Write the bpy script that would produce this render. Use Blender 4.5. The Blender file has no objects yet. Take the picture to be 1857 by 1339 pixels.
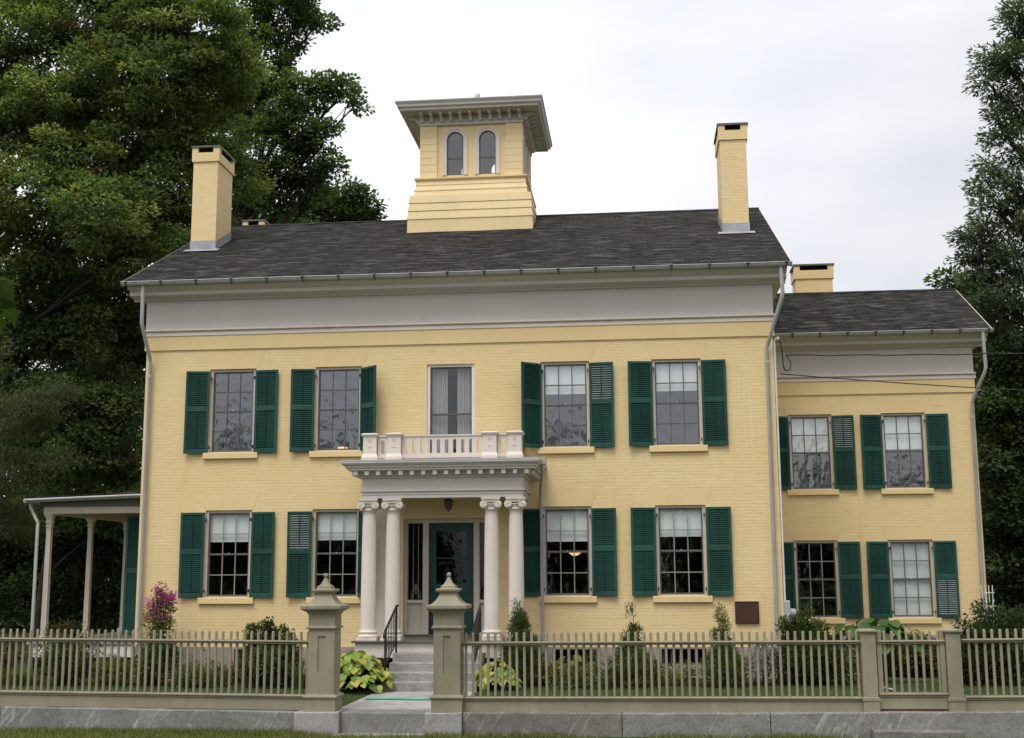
import bpy, math, random
import numpy as np
from mathutils import Matrix, Vector

SC = bpy.context.scene
COL = SC.collection
R = math.radians

# ------------------------------------------------------------------ camera
cam = bpy.data.cameras.new('camera'); camo = bpy.data.objects.new('camera', cam); COL.objects.link(camo)
cam.sensor_width = 36; cam.sensor_fit = 'HORIZONTAL'; cam.lens = 2244.12 / 1857 * 36
cam.clip_start = .05; cam.clip_end = 2000
CP = Vector((10.7287, -25.9264, 1.3787)); yaw, pitch, roll = .101, .1648, -.0059
fw = Vector((-math.sin(yaw) * math.cos(pitch), math.cos(yaw) * math.cos(pitch), math.sin(pitch)))
rt = Vector((math.cos(yaw), math.sin(yaw), 0)); up = rt.cross(fw)
r2 = math.cos(roll) * rt + math.sin(roll) * up; u2 = -math.sin(roll) * rt + math.cos(roll) * up
m = Matrix((r2, u2, -fw)).transposed().to_4x4(); m.translation = CP
camo.matrix_world = m
SC.camera = camo

# ------------------------------------------------------------------ overcast sky and soft sun
SUN_EL, SUN_AZ = R(60), R(196)          # high, in front of the facade
w = bpy.data.worlds.new('World'); SC.world = w; w.use_nodes = True
N, L = w.node_tree.nodes, w.node_tree.links
bg = N['Background']; bg.inputs[1].default_value = .1
sky = N.new('ShaderNodeTexSky'); sky.sky_type = 'NISHITA'; sky.sun_disc = False
sky.sun_elevation = SUN_EL; sky.sun_rotation = SUN_AZ
tc = N.new('ShaderNodeTexCoord'); sep = N.new('ShaderNodeSeparateXYZ'); L.new(tc.outputs['Generated'], sep.inputs[0])
mp = N.new('ShaderNodeMapping'); mp.inputs['Scale'].default_value = (1, 1, 2.2); L.new(tc.outputs['Generated'], mp.inputs[0])
nz = N.new('ShaderNodeTexNoise'); nz.inputs['Scale'].default_value = 2.1; nz.inputs['Detail'].default_value = 5; nz.inputs['Roughness'].default_value = .45
L.new(mp.outputs[0], nz.inputs['Vector'])
cr = N.new('ShaderNodeValToRGB'); L.new(nz.outputs['Fac'], cr.inputs[0])
cr.color_ramp.elements[0].position = .33; cr.color_ramp.elements[0].color = (6.5, 6.6, 7.45, 1)
cr.color_ramp.elements[1].position = .66; cr.color_ramp.elements[1].color = (10.2, 10.25, 10.4, 1)
# brighter towards the zenith and towards the veiled sun in the south
mr = N.new('ShaderNodeMapRange'); L.new(sep.outputs[2], mr.inputs[0])
mr.inputs[1].default_value = .0; mr.inputs[2].default_value = 1; mr.inputs[3].default_value = .92; mr.inputs[4].default_value = 1.45
mr2 = N.new('ShaderNodeMapRange'); L.new(sep.outputs[0], mr2.inputs[0])
mr2.inputs[1].default_value = -.25; mr2.inputs[2].default_value = .35; mr2.inputs[3].default_value = 1.02; mr2.inputs[4].default_value = .70
mm = N.new('ShaderNodeMath'); mm.operation = 'MULTIPLY'; L.new(mr.outputs[0], mm.inputs[0]); L.new(mr2.outputs[0], mm.inputs[1])
vm = N.new('ShaderNodeVectorMath'); vm.operation = 'SCALE'; L.new(cr.outputs[0], vm.inputs[0]); L.new(mm.outputs[0], vm.inputs['Scale'])
mx = N.new('ShaderNodeMix'); mx.data_type = 'RGBA'; mx.inputs[0].default_value = .95
L.new(sky.outputs[0], mx.inputs[6]); L.new(vm.outputs[0], mx.inputs[7]); L.new(mx.outputs[2], bg.inputs[0])
sl = bpy.data.lights.new('sun', 'SUN'); sl.energy = 1.5; sl.angle = R(26); sl.color = (1, .965, .9)
so = bpy.data.objects.new('sun', sl); COL.objects.link(so)
sd = Vector((math.sin(SUN_AZ) * math.cos(SUN_EL), math.cos(SUN_AZ) * math.cos(SUN_EL), math.sin(SUN_EL)))
so.rotation_euler = sd.to_track_quat('Z', 'Y').to_euler(); so.location = (0, -40, 40)
SC.view_settings.view_transform = 'Standard'; SC.view_settings.look = 'None'
SC.view_settings.exposure = 0.30; SC.view_settings.gamma = 1; SC.view_settings.use_curve_mapping = False

# ------------------------------------------------------------------ materials
MAT = {}
class NT:
    """small helper to wire a node material"""
    def __init__(s, name):
        s.m = bpy.data.materials.new(name); s.m.use_nodes = True
        s.n, s.l = s.m.node_tree.nodes, s.m.node_tree.links
        s.b = s.n['Principled BSDF']; MAT[name] = s.m
        s.g = None
    def new(s, t, **kw):
        x = s.n.new(t)
        for k, v in kw.items():
            if k.startswith('i_'): x.inputs[k[2:].replace('_', ' ')].default_value = v
            else: setattr(x, k, v)
        return x
    def pos(s):
        if s.g is None: s.g = s.new('ShaderNodeNewGeometry')
        return s.g.outputs['Position']
    def map(s, vec, scale):
        x = s.new('ShaderNodeMapping'); s.l.new(vec, x.inputs[0]); x.inputs['Scale'].default_value = scale; return x.outputs[0]
    def noise(s, vec, scale, detail=4, rough=.55):
        x = s.new('ShaderNodeTexNoise'); x.inputs['Scale'].default_value = scale; x.inputs['Detail'].default_value = detail
        x.inputs['Roughness'].default_value = rough; s.l.new(vec, x.inputs['Vector']); return x.outputs['Fac']
    def ramp(s, fac, a, b, p0=.3, p1=.7):
        x = s.new('ShaderNodeValToRGB'); s.l.new(fac, x.inputs[0]); e = x.color_ramp.elements
        e[0].position, e[1].position = p0, p1; e[0].color = (*a, 1); e[1].color = (*b, 1); return x.outputs[0]
    def mix(s, fac, a, b, mode='MIX'):
        x = s.new('ShaderNodeMix', data_type='RGBA', blend_type=mode)
        for sock, v in ((0, fac), (6, a), (7, b)):
            if hasattr(v, 'is_output'): s.l.new(v, x.inputs[sock])
            else: x.inputs[sock].default_value = v if sock == 0 else (*v, 1)
        return x.outputs[2]
    def math(s, op, a, b=0.):
        x = s.new('ShaderNodeMath', operation=op)
        for i, v in enumerate((a, b)):
            if hasattr(v, 'is_output'): s.l.new(v, x.inputs[i])
            else: x.inputs[i].default_value = v
        return x.outputs[0]
    def color(s, c):
        if hasattr(c, 'is_output'): s.l.new(c, s.b.inputs['Base Color'])
        else: s.b.inputs['Base Color'].default_value = (*c, 1)
    def bump(s, h, strength, dist):
        x = s.new('ShaderNodeBump'); x.inputs['Strength'].default_value = strength; x.inputs['Distance'].default_value = dist
        s.l.new(h, x.inputs['Height']); s.l.new(x.outputs[0], s.b.inputs['Normal']); return x
    def rough(s, v, spec=.5):
        s.b.inputs['Roughness'].default_value = v; s.b.inputs['Specular IOR Level'].default_value = spec

def paint(name, c, rough=.6, var=.12, scale=1.3, dirt=.25, bump=.15, spec=.3):
    """weathered paint: broad tone drift, fine grain, streaky grime"""
    t = NT(name); p = t.pos()
    n1 = t.noise(p, scale, 5); n2 = t.noise(t.map(p, (9, 9, 1.2)), 1.0, 4); n3 = t.noise(p, 45, 2)
    a = tuple(x * (1 - var) for x in c); b = tuple(min(1, x * (1 + var)) for x in c)
    col = t.ramp(n1, a, b, .3, .7)
    col = t.mix(t.math('MULTIPLY', t.ramp(n2, (0, 0, 0), (1, 1, 1), .5, .78), dirt), col, tuple(x * .62 for x in c))
    t.color(col); t.rough(rough, spec); t.bump(n3, bump, .004)
    return t.m

def brick(name, c, bw=.205, bh=.068):
    t = NT(name); p = t.pos(); s = t.new('ShaderNodeSeparateXYZ'); t.l.new(p, s.inputs[0])
    cb = t.new('ShaderNodeCombineXYZ'); t.l.new(t.math('ADD', s.outputs[0], s.outputs[1]), cb.inputs[0]); t.l.new(s.outputs[2], cb.inputs[1])
    # old hand-laid courses: slightly wandering joints
    wob = t.noise(t.map(p, (.9, .9, 3.0)), 1.4, 3)
    wv = t.new('ShaderNodeCombineXYZ'); t.l.new(t.math('MULTIPLY', t.math('SUBTRACT', wob, .5), .045), wv.inputs[1])
    va = t.new('ShaderNodeVectorMath', operation='ADD'); t.l.new(cb.outputs[0], va.inputs[0]); t.l.new(wv.outputs[0], va.inputs[1])
    br = t.new('ShaderNodeTexBrick', offset=.5); t.l.new(va.outputs[0], br.inputs['Vector'])
    br.inputs['Scale'].default_value = 1; br.inputs['Brick Width'].default_value = bw; br.inputs['Row Height'].default_value = bh
    br.inputs['Mortar Size'].default_value = .006; br.inputs['Mortar Smooth'].default_value = .9; br.inputs['Bias'].default_value = 0
    br.inputs['Color1'].default_value = (*[x * .95 for x in c], 1); br.inputs['Color2'].default_value = (*[min(1, x * 1.04) for x in c], 1)
    br.inputs['Mortar'].default_value = (*[x * .80 for x in c], 1)
    n1 = t.noise(p, .7, 5); n2 = t.noise(t.map(p, (2.6, 2.6, 15)), 1, 4); n3 = t.noise(p, 30, 3)
    nf = t.noise(t.map(p, (.6, .6, .9)), 1.2, 2)
    mort = t.math('MULTIPLY', br.outputs['Fac'], t.ramp(nf, (.25, .25, .25), (1, 1, 1), .35, .6))
    plain = t.mix(.5, br.outputs['Color'], c)
    col = t.mix(t.math('MULTIPLY', mort, .42), plain, tuple(x * .76 for x in c))
    col = t.mix(t.math('MULTIPLY', t.ramp(n1, (0, 0, 0), (1, 1, 1), .42, .7), .5), col, (c[0] * .88, c[1] * .84, c[2] * .74))
    col = t.mix(t.math('MULTIPLY', t.ramp(n2, (0, 0, 0), (1, 1, 1), .54, .68), .34), col, (c[0] * .76, c[1] * .73, c[2] * .68))
    n6 = t.noise(t.map(p, (7, 7, .35)), 1, 4)
    col = t.mix(t.math('MULTIPLY', t.ramp(n6, (0, 0, 0), (1, 1, 1), .56, .74), .22), col, (c[0] * .72, c[1] * .69, c[2] * .62))
    t.color(col); t.rough(.62, .25)
    h = t.math('ADD', t.math('MULTIPLY', br.outputs['Fac'], -1.0), t.math('MULTIPLY', n3, .5))
    h = t.math('ADD', h, t.math('MULTIPLY', n2, .6))
    t.bump(h, .4, .012)
    return t.m

YEL = (.82, .632, .335)
brick('yellow_brick', YEL)
paint('yellow_paint', (.78, .59, .30), .6, .05, .8, .12, .1)
paint('yellow_board', (.80, .62, .34), .55, .05, .9, .18, .1)
paint('trim', (.60, .548, .50), .55, .05, .7, .13, .1)
paint('trim_light', (.71, .63, .55), .5, .05, .9, .18, .1)
paint('frame_paint', (.56, .50, .40), .5, .06, 2, .2, .1)
paint('fence_paint', (.270, .240, .165), .6, .14, 1.6, .42, .25)
paint('shutter_green', (.010, .050, .038), .6, .32, .8, .5, .15, .12)
paint('shutter_rail', (.022, .078, .060), .55, .3, .8, .5, .15, .2)
paint('door_green', (.004, .046, .033), .5, .15, 2, .1, .1, .45)
paint('sash_grey', (.115, .11, .095), .45, .15, 4, .1, .1)
paint('sash_light', (.30, .285, .24), .45, .12, 4, .1, .1)
paint('louvre_sky_sheen', (.24, .285, .27), .5, .2, 5, .4, .2, .3)  # pale colour carries the sky reflection on open slats
paint('black_iron', (.008, .008, .010), .35, .3, 6, .1, .3, .5)
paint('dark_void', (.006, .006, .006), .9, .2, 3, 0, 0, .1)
paint('room_dark', (.022, .020, .018), .8, .3, 1, .1, 0, .1)
paint('room_grey', (.16, .16, .16), .8, .25, 1, .1, 0, .1)
paint('blind_white', (.78, .80, .80), .8, .04, 2, .06, .05, .1)
paint('curtain_cloth', (.43, .425, .41), .85, .06, 3, .06, .1, .1)
paint('zinc', (.34, .35, .37), .45, .2, 3, .4, .15, .5)
paint('gutter_metal', (.40, .395, .375), .4, .12, 2, .45, .1, .5)
paint('pipe_metal', (.40, .385, .365), .4, .12, 2, .35, .1, .5)
paint('meter_grey', (.40, .42, .44), .4, .08, 3, .15, .05, .5)
paint('white_paint', (.74, .73, .70), .5, .06, 2, .2, .1)
paint('wire_black', (.03, .03, .032), .5, .2, 4, 0, 0)
paint('roof_grey', (.30, .30, .31), .5, .12, 2, .4, .1)
paint('hose_green', (.02, .38, .22), .3, .1, 5, .1, 0, .5)
paint('hose_pale', (.50, .62, .66), .3, .1, 5, .1, 0, .5)
paint('soil', (.045, .032, .020), .95, .5, 5, .3, 1.0, .05)
paint('red_clay', (.10, .045, .028), .95, .4, 6, .3, .8, .05)
paint('bark', (.045, .038, .032), .9, .4, 4, .4, 1.0, .1)
paint('bark_pale', (.16, .14, .12), .9, .3, 4, .4, .8, .1)
paint('asphalt', (.05, .05, .052), .9, .2, 2, .2, .6, .2)
t = NT('plaque_bronze'); p = t.pos(); nn = t.noise(t.map(p, (26, 1, 52)), 1, 3)
t.color(t.ramp(nn, (.060, .024, .015), (.095, .042, .028), .4, .62)); t.rough(.55, .4); t.b.inputs['Metallic'].default_value = .2; t.bump(nn, .5, .006)
# foundation stone, granite, concrete
def stone(name, c, vein, rough=.75, scale=1.0):
    t = NT(name); p = t.pos()
    n1 = t.noise(p, 1.1 * scale, 6, .65); n2 = t.noise(p, 38, 4, .75); n4 = t.noise(t.map(p, (1, 1, 1.6)), 4.2, 5, .6)
    col = t.ramp(n1, tuple(x * .72 for x in c), tuple(x * 1.2 for x in c), .3, .7)
    col = t.mix(t.math('MULTIPLY', t.ramp(n2, (0, 0, 0), (1, 1, 1), .48, .66), .55), col, tuple(x * .38 for x in c))
    col = t.mix(t.math('MULTIPLY', t.ramp(n2, (1, 1, 1), (0, 0, 0), .33, .45), .5), col, tuple(min(1, x * 1.7) for x in c))
    col = t.mix(t.math('MULTIPLY', t.ramp(n4, (0, 0, 0), (1, 1, 1), .5, .66), .6), col, (c[0] * .60, c[1] * .56, c[2] * .48))
    if vein:
        rot = t.new('ShaderNodeMapping'); t.l.new(p, rot.inputs[0]); rot.inputs['Rotation'].default_value = (0, R(-31), 0)
        wv = t.noise(t.map(rot.outputs[0], (1.3, 1, .14)), 1.7, 4, .5)
        d = t.math('ABSOLUTE', t.math('SUBTRACT', wv, .5))
        f = t.ramp(d, (1, 1, 1), (0, 0, 0), .0, .012)
        brk = t.ramp(t.noise(p, 3, 3), (0, 0, 0), (1, 1, 1), .40, .55)
        col = t.mix(t.math('MULTIPLY', t.math('MULTIPLY', f, brk), .9), col, tuple(min(1, x * 1.75) for x in c))
    t.color(col); t.rough(rough, .3); t.bump(t.math('ADD', n2, n4), .5, .006); return t.m
stone('granite', (.245, .24, .225), True)
stone('granite_brown', (.20, .19, .17), True)
stone('granite_pale', (.36, .345, .335), False)
stone('foundation_stone', (.37, .325, .275), False)
stone('step_stone', (.34, .325, .315), False)
stone('concrete', (.40, .385, .37), False, .85)
# roof: weathered slate laid in courses
t = NT('slate'); p = t.pos(); s = t.new('ShaderNodeSeparateXYZ'); t.l.new(p, s.inputs[0])
cb = t.new('ShaderNodeCombineXYZ'); t.l.new(s.outputs[0], cb.inputs[0]); t.l.new(t.math('MULTIPLY', s.outputs[2], 2.26), cb.inputs[1])
wb = t.noise(t.map(p, (1.6, 1, 1)), 2.5, 3); wv = t.new('ShaderNodeCombineXYZ'); t.l.new(t.math('MULTIPLY', t.math('SUBTRACT', wb, .5), .05), wv.inputs[1])
va = t.new('ShaderNodeVectorMath', operation='ADD'); t.l.new(cb.outputs[0], va.inputs[0]); t.l.new(wv.outputs[0], va.inputs[1])
br = t.new('ShaderNodeTexBrick', offset=.5); t.l.new(va.outputs[0], br.inputs['Vector']); br.inputs['Scale'].default_value = 1
br.inputs['Brick Width'].default_value = .26; br.inputs['Row Height'].default_value = .17; br.inputs['Mortar Size'].default_value = .008; br.inputs['Bias'].default_value = -.1
br.inputs['Color1'].default_value = (.018, .0175, .017, 1); br.inputs['Color2'].default_value = (.042, .040, .039, 1); br.inputs['Mortar'].default_value = (.008, .008, .008, 1)
n1 = t.noise(cb.outputs[0], .6, 5, .6); n2 = t.noise(t.map(cb.outputs[0], (.9, 5.0, 1)), 1.5, 4, .68); n5 = t.noise(t.map(cb.outputs[0], (1.5, 7, 1)), 1.7, 3, .7)
col = t.mix(t.math('MULTIPLY', t.ramp(n2, (0, 0, 0), (1, 1, 1), .52, .60), .85), br.outputs['Color'], (.098, .092, .085))
col = t.mix(t.math('MULTIPLY', t.ramp(n5, (0, 0, 0), (1, 1, 1), .55, .61), .9), col, (.005, .005, .005))
col = t.mix(t.math('MULTIPLY', t.ramp(n1, (0, 0, 0), (1, 1, 1), .45, .7), .45), col, (.040, .035, .029))
t.color(col); t.rough(.92, .08); t.bump(t.math('ADD', br.outputs['Fac'], t.math('MULTIPLY', n2, -.8)), .7, .02)
# grass sheet
t = NT('grass_ground'); p = t.pos(); n1 = t.noise(p, .9, 5); n2 = t.noise(t.map(p, (1, 1, 1)), 30, 4, .7)
col = t.ramp(n1, (.045, .075, .024), (.085, .11, .038), .3, .7)
col = t.mix(t.math('MULTIPLY', t.ramp(n2, (0, 0, 0), (1, 1, 1), .45, .65), .5), col, (.018, .034, .010)); t.color(col); t.rough(.9, .1); t.bump(n2, 1, .03)
# leaf: tint attribute, thin translucent
def leafmat(name, transl=.25, rough=.5, spec=.35):
    t = NT(name); a = t.new('ShaderNodeAttribute', attribute_name='tint'); t.color(a.outputs['Color']); t.rough(rough, spec)
    tr = t.new('ShaderNodeBsdfTranslucent'); t.l.new(t.mix(1.0, a.outputs['Color'], (1.5, 1.6, .7), 'MULTIPLY'), tr.inputs[0])
    ms = t.new('ShaderNodeMixShader'); ms.inputs[0].default_value = transl
    out = t.n['Material Output']; t.l.new(t.b.outputs[0], ms.inputs[1]); t.l.new(tr.outputs[0], ms.inputs[2]); t.l.new(ms.outputs[0], out.inputs[0])
leafmat('leaf', .5, .55); leafmat('leaf_glossy', .25, .35); leafmat('leaf_matt', .3, .9, .03)
# window glass: old wavy panes with a storm pane in front, so it mirrors strongly
def glass(name, ior, wave, rgh=.012):      # ior slot holds the mirror share at normal incidence
    t = NT(name); p = t.pos(); out = t.n['Material Output']
    br = t.new('ShaderNodeBump'); br.inputs['Strength'].default_value = wave; br.inputs['Distance'].default_value = .02
    t.l.new(t.noise(t.map(p, (1, 1, .8)), 3.2, 2), br.inputs['Height'])
    lw = t.new('ShaderNodeLayerWeight'); lw.inputs['Blend'].default_value = .5
    fac = t.math('ADD', ior, t.math('MULTIPLY', t.math('POWER', lw.outputs['Facing'], 5.0), 1 - ior))
    gl = t.new('ShaderNodeBsdfGlossy'); gl.inputs['Roughness'].default_value = rgh; t.l.new(br.outputs[0], gl.inputs['Normal']); gl.inputs[0].default_value = (.95, .97, 1, 1)
    tr = t.new('ShaderNodeBsdfTransparent'); tr.inputs[0].default_value = (.93, .96, .95, 1)
    ms = t.new('ShaderNodeMixShader'); t.l.new(fac, ms.inputs[0]); t.l.new(tr.outputs[0], ms.inputs[1]); t.l.new(gl.outputs[0], ms.inputs[2]); t.l.new(ms.outputs[0], out.inputs[0])
glass('glass', .085, .35); glass('glass_storm', .19, .5, .05); glass('glass_clear', .03, .1); glass('glass_attic', .12, .1)
def emit(name, c, s):
    t = NT(name); t.color(c); t.b.inputs['Emission Color'].default_value = (*c, 1); t.b.inputs['Emission Strength'].default_value = s
emit('lamp_glow', (1, .55, .22), 1.0)

# ------------------------------------------------------------------ mesh builder
ORG = {}
class MB:
    def __init__(s): s.v = []; s.f = []; s.smooth = []
    def add(s, vs, fs, smooth=False):
        b = len(s.v); s.v += [tuple(x) for x in vs]; s.f += [tuple(i + b for i in f) for f in fs]; s.smooth += [smooth] * len(fs); return s
    def box(s, x0, x1, y0, y1, z0, z1):
        return s.add([(x0, y0, z0), (x1, y0, z0), (x1, y1, z0), (x0, y1, z0), (x0, y0, z1), (x1, y0, z1), (x1, y1, z1), (x0, y1, z1)],
                     [(0, 3, 2, 1), (4, 5, 6, 7), (0, 1, 5, 4), (1, 2, 6, 5), (2, 3, 7, 6), (3, 0, 4, 7)])
    def bbox(s, x0, x1, y0, y1, z0, z1, c=.006):
        """box with the long front edges chamfered"""
        pr = [(y1, z0), (y0 + c, z0), (y0, z0 + c), (y0, z1 - c), (y0 + c, z1), (y1, z1)]
        return s.extx(pr, x0, x1)
    def extx(s, prof, x0, x1):       # profile of (y,z), extruded in x
        n = len(prof); vs = [(x0, y, z) for y, z in prof] + [(x1, y, z) for y, z in prof]
        return s.add(vs, [tuple(range(n))[::-1], tuple(range(n, 2 * n))] + [(i, (i + 1) % n, n + (i + 1) % n, n + i) for i in range(n)])
    def exty(s, prof, y0, y1):       # profile of (x,z), extruded in y
        n = len(prof); vs = [(x, y0, z) for x, z in prof] + [(x, y1, z) for x, z in prof]
        return s.add(vs, [tuple(range(n)), tuple(range(n, 2 * n))[::-1]] + [(i, n + i, n + (i + 1) % n, (i + 1) % n) for i in range(n)])
    def tube(s, pts, r, n=8, smooth=True, cap=True):
        pts = [Vector(p) for p in pts]; rs = r if isinstance(r, (list, tuple)) else [r] * len(pts)
        rings = []; ref = None
        for i, p in enumerate(pts):
            d = (pts[min(i + 1, len(pts) - 1)] - pts[max(i - 1, 0)])
            d = d.normalized() if d.length > 1e-9 else Vector((0, 0, 1))
            if ref is None: ref = Vector((1, 0, 0)) if abs(d.x) < .9 else Vector((0, 1, 0))
            a = (ref - d * ref.dot(d)).normalized(); ref = a; b = d.cross(a)
            rings.append([p + (a * math.cos(2 * math.pi * k / n) + b * math.sin(2 * math.pi * k / n)) * rs[i] for k in range(n)])
        vs = [v for q in rings for v in q]; fs = []
        for i in range(len(pts) - 1):
            for k in range(n): fs.append((i * n + k, i * n + (k + 1) % n, (i + 1) * n + (k + 1) % n, (i + 1) * n + k))
        s.add(vs, fs, smooth)
        if cap: s.add(rings[0], [tuple(range(n))[::-1]]); s.add(rings[-1], [tuple(range(n))])
        return s
    def lathe(s, prof, c, n=24, smooth=True):     # prof: (radius, z)
        vs = []; fs = []
        for r, z in prof:
            for k in range(n): a = 2 * math.pi * k / n; vs.append((c[0] + r * math.cos(a), c[1] + r * math.sin(a), c[2] + z))
        for i in range(len(prof) - 1):
            for k in range(n): fs.append((i * n + k, i * n + (k + 1) % n, (i + 1) * n + (k + 1) % n, (i + 1) * n + k))
        s.add(vs, fs, smooth); m_ = len(prof)
        s.add(vs[:n], [tuple(range(n))[::-1]]); s.add(vs[(m_ - 1) * n:], [tuple(range(n))]); return s
    def square(s, prof, c):                        # square lathe: (half width, z)
        vs = []; fs = []
        for h, z in prof: vs += [(c[0] - h, c[1] - h, c[2] + z), (c[0] + h, c[1] - h, c[2] + z), (c[0] + h, c[1] + h, c[2] + z), (c[0] - h, c[1] + h, c[2] + z)]
        for i in range(len(prof) - 1):
            for k in range(4): fs.append((i * 4 + k, i * 4 + (k + 1) % 4, i * 4 + 4 + (k + 1) % 4, i * 4 + 4 + k))
        fs += [(3, 2, 1, 0), tuple(range(4 * len(prof) - 4, 4 * len(prof)))]
        return s.add(vs, fs)
    def quad(s, a, b, c, d): return s.add([a, b, c, d], [(0, 1, 2, 3)])
    def build(s, name, mat, parent=None, origin=None):
        po = ORG[parent.name] if parent else Vector((0, 0, 0))
        o_ = Vector(origin) if origin is not None else (po if parent else Vector((0, 0, 0)))
        me = bpy.data.meshes.new(name); me.from_pydata([(x - o_[0], y - o_[1], z - o_[2]) for x, y, z in s.v], [], s.f); me.update()
        me.polygons.foreach_set('use_smooth', s.smooth)
        me.materials.append(MAT[mat]); o = bpy.data.objects.new(name, me); COL.objects.link(o)
        if parent: o.parent = parent
        o.location = o_ - po; ORG[o.name] = o_
        return o

def tag(o, label=None, cat=None, group=None, kind=None):
    for k, v in (('label', label), ('category', cat), ('group', group), ('kind', kind)):
        if v: o[k] = v
    return o
def empty(name, loc, label=None, cat=None, group=None):
    o = bpy.data.objects.new(name, None); COL.objects.link(o); o.location = loc; o.empty_display_size = .3; ORG[o.name] = Vector(loc)
    return tag(o, label, cat, group)
def dup(o, loc, parent):
    c = o.copy(); COL.objects.link(c); c.parent = parent; c.location = Vector(loc) - ORG[parent.name]; ORG[c.name] = Vector(loc); return c

# ------------------------------------------------------------------ ground
LZ, VZ = -.72, -1.03          # lawn level inside the fence, verge level outside
def sheet(name, x0, x1, y0, y1, z, mat, n=1):
    b = MB(); b.quad((x0, y0, z), (x1, y0, z), (x1, y1, z), (x0, y1, z)); return tag(b.build(name, mat), kind='structure')
sheet('ground', -300, 300, -300, 300, VZ, 'grass_ground')
b = MB(); b.box(-200, 200, -6.38, 250, VZ - .3, LZ); tag(b.build('lawn', 'grass_ground'), kind='structure')
b = MB(); b.box(-200, 200, -18, -11, VZ - .2, VZ + .006); tag(b.build('road', 'asphalt'), kind='structure')
b = MB(); b.box(5.9, 7.72, -6.15, -2.6, LZ - .1, LZ + .012); tag(b.build('path', 'concrete'), kind='structure')
b = MB(); b.box(-3.2, 5.9, -1.7, .3, LZ - .1, LZ + .02); b.box(7.75, 13.9, -1.7, .3, LZ - .1, LZ + .02); b.box(13.9, 19.5, 1.6, 4.5, LZ - .1, LZ + .02)
tag(b.build('flower_bed', 'soil'), kind='structure')

# ------------------------------------------------------------------ the house
W, WX, WY = 13.6, 18.73, 4.267
house = empty('brick_house', (6.8, 0, LZ), 'two-storey yellow painted brick house with green shutters, cupola and right-hand wing', 'house')
HW = .515
XM = 6.78
BX = [XM - 4.798, XM - 2.45, XM, XM + 2.45, XM + 4.798]
UZ0, UZ1, LZ0, LZ1 = 4.01, 5.85, .93, 2.78
openings = []
for i, x in enumerate(BX):
    openings.append((x - HW, x + HW, (UZ0 if i != 2 else 3.72), UZ1))
    if i != 2: openings.append((x - HW, x + HW, LZ0, LZ1))
DX0, DX1 = 5.78, 7.78
openings.append((DX0, DX1, .16, 2.56))
WBX = [14.871, 17.058]; WU0, WU1, WL0, WL1 = 3.335, 5.148, .33, 2.142
wopen = [(x - HW, x + HW, a, c) for x in WBX for a, c in ((WU0, WU1), (WL0, WL1))]
def facade(b, x0, x1, z0, z1, ops, y, depth):
    xs = sorted({x0, x1, *[o[0] for o in ops], *[o[1] for o in ops]}); zs = sorted({z0, z1, *[o[2] for o in ops], *[o[3] for o in ops]})
    for i in range(len(xs) - 1):
        for k in range(len(zs) - 1):
            cx, cz = (xs[i] + xs[i + 1]) / 2, (zs[k] + zs[k + 1]) / 2
            if any(o[0] < cx < o[1] and o[2] < cz < o[3] for o in ops): continue
            b.quad((xs[i], y, zs[k]), (xs[i + 1], y, zs[k]), (xs[i + 1], y, zs[k + 1]), (xs[i], y, zs[k + 1]))
    for a, c, e, f in ops:
        b.quad((a, y, e), (a, y, f), (a, y + depth, f), (a, y + depth, e)); b.quad((c, y, f), (c, y, e), (c, y + depth, e), (c, y + depth, f))
        b.quad((a, y, f), (c, y, f), (c, y + depth, f), (a, y + depth, f)); b.quad((c, y, e), (a, y, e), (a, y + depth, e), (c, y + depth, e))
DEP = 10.62
b = MB(); facade(b, 0, W, -.085, 6.33, openings, 0, .22)
b.quad((0, DEP, -.085), (0, 0, -.085), (0, 0, 6.33), (0, DEP, 6.33)); b.quad((W, 0, -.085), (W, DEP, -.085), (W, DEP, 6.33), (W, 0, 6.33))
b.quad((W, DEP, -.085), (0, DEP, -.085), (0, DEP, 6.33), (W, DEP, 6.33))
RS = .4923
for x, s in ((0, 1), (W, -1)):
    pts = [(x, 0, 7.4), (x, DEP, 7.4), (x, DEP / 2 - .01, 10.5)]
    b.add(pts, [(0, 1, 2) if s < 0 else (2, 1, 0)])
b.build('wall', 'yellow_brick', house)
WD = 4.8
b = MB(); facade(b, W, WX, -.05, 5.66, wopen, WY, .22)
b.quad((WX, WY, -.05), (WX, WY + WD, -.05), (WX, WY + WD, 5.66), (WX, WY, 5.66)); b.quad((WX, WY + WD, -.05), (W, WY + WD, -.05), (W, WY + WD, 5.66), (WX, WY + WD, 5.66))
b.add([(WX, WY, 6.75), (WX, WY + WD, 6.75), (WX, WY + WD / 2, 8.55)], [(0, 1, 2)])
b.build('wall', 'yellow_brick', house)
# foundation with basement windows
b = MB(); bops = [(2.2, 3.03, -.55, -.13), (8.9, 9.8, -.55, -.13), (11.12, 12.02, -.44, -.12)]
facade(b, -.02, W + .02, -1.2, -.085, bops, -.03, .2); b.box(-.02, 0, -.03, DEP, -1.2, -.085); b.box(W, W + .02, -.03, DEP, -1.2, -.085)
b.quad((-.02, -.03, -.085), (W + .02, -.03, -.085), (W + .02, .0, -.085), (-.02, .0, -.085))
b.build('foundation', 'foundation_stone', house)
b = MB(); b.box(W, WX + .02, WY - .03, WY + .1, -1.2, -.05); b.build('foundation', 'foundation_stone', house)
for a, c, e, f in bops:
    b = MB(); n = 5
    for k in range(n + 1): x = a + .02 + (c - a - .06) * k / n; b.box(x, x + .02, .05, .07, e, f)
    b.box(a, c, .04, .08, e, e + .03); b.box(a, c, .04, .08, f - .03, f)
    o = b.build('basement_window', 'sash_grey', house)
    b = MB(); b.box(a - .1, c + .1, .14, .3, e - .05, f + .05); b.build('pane', 'dark_void', o)
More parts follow.
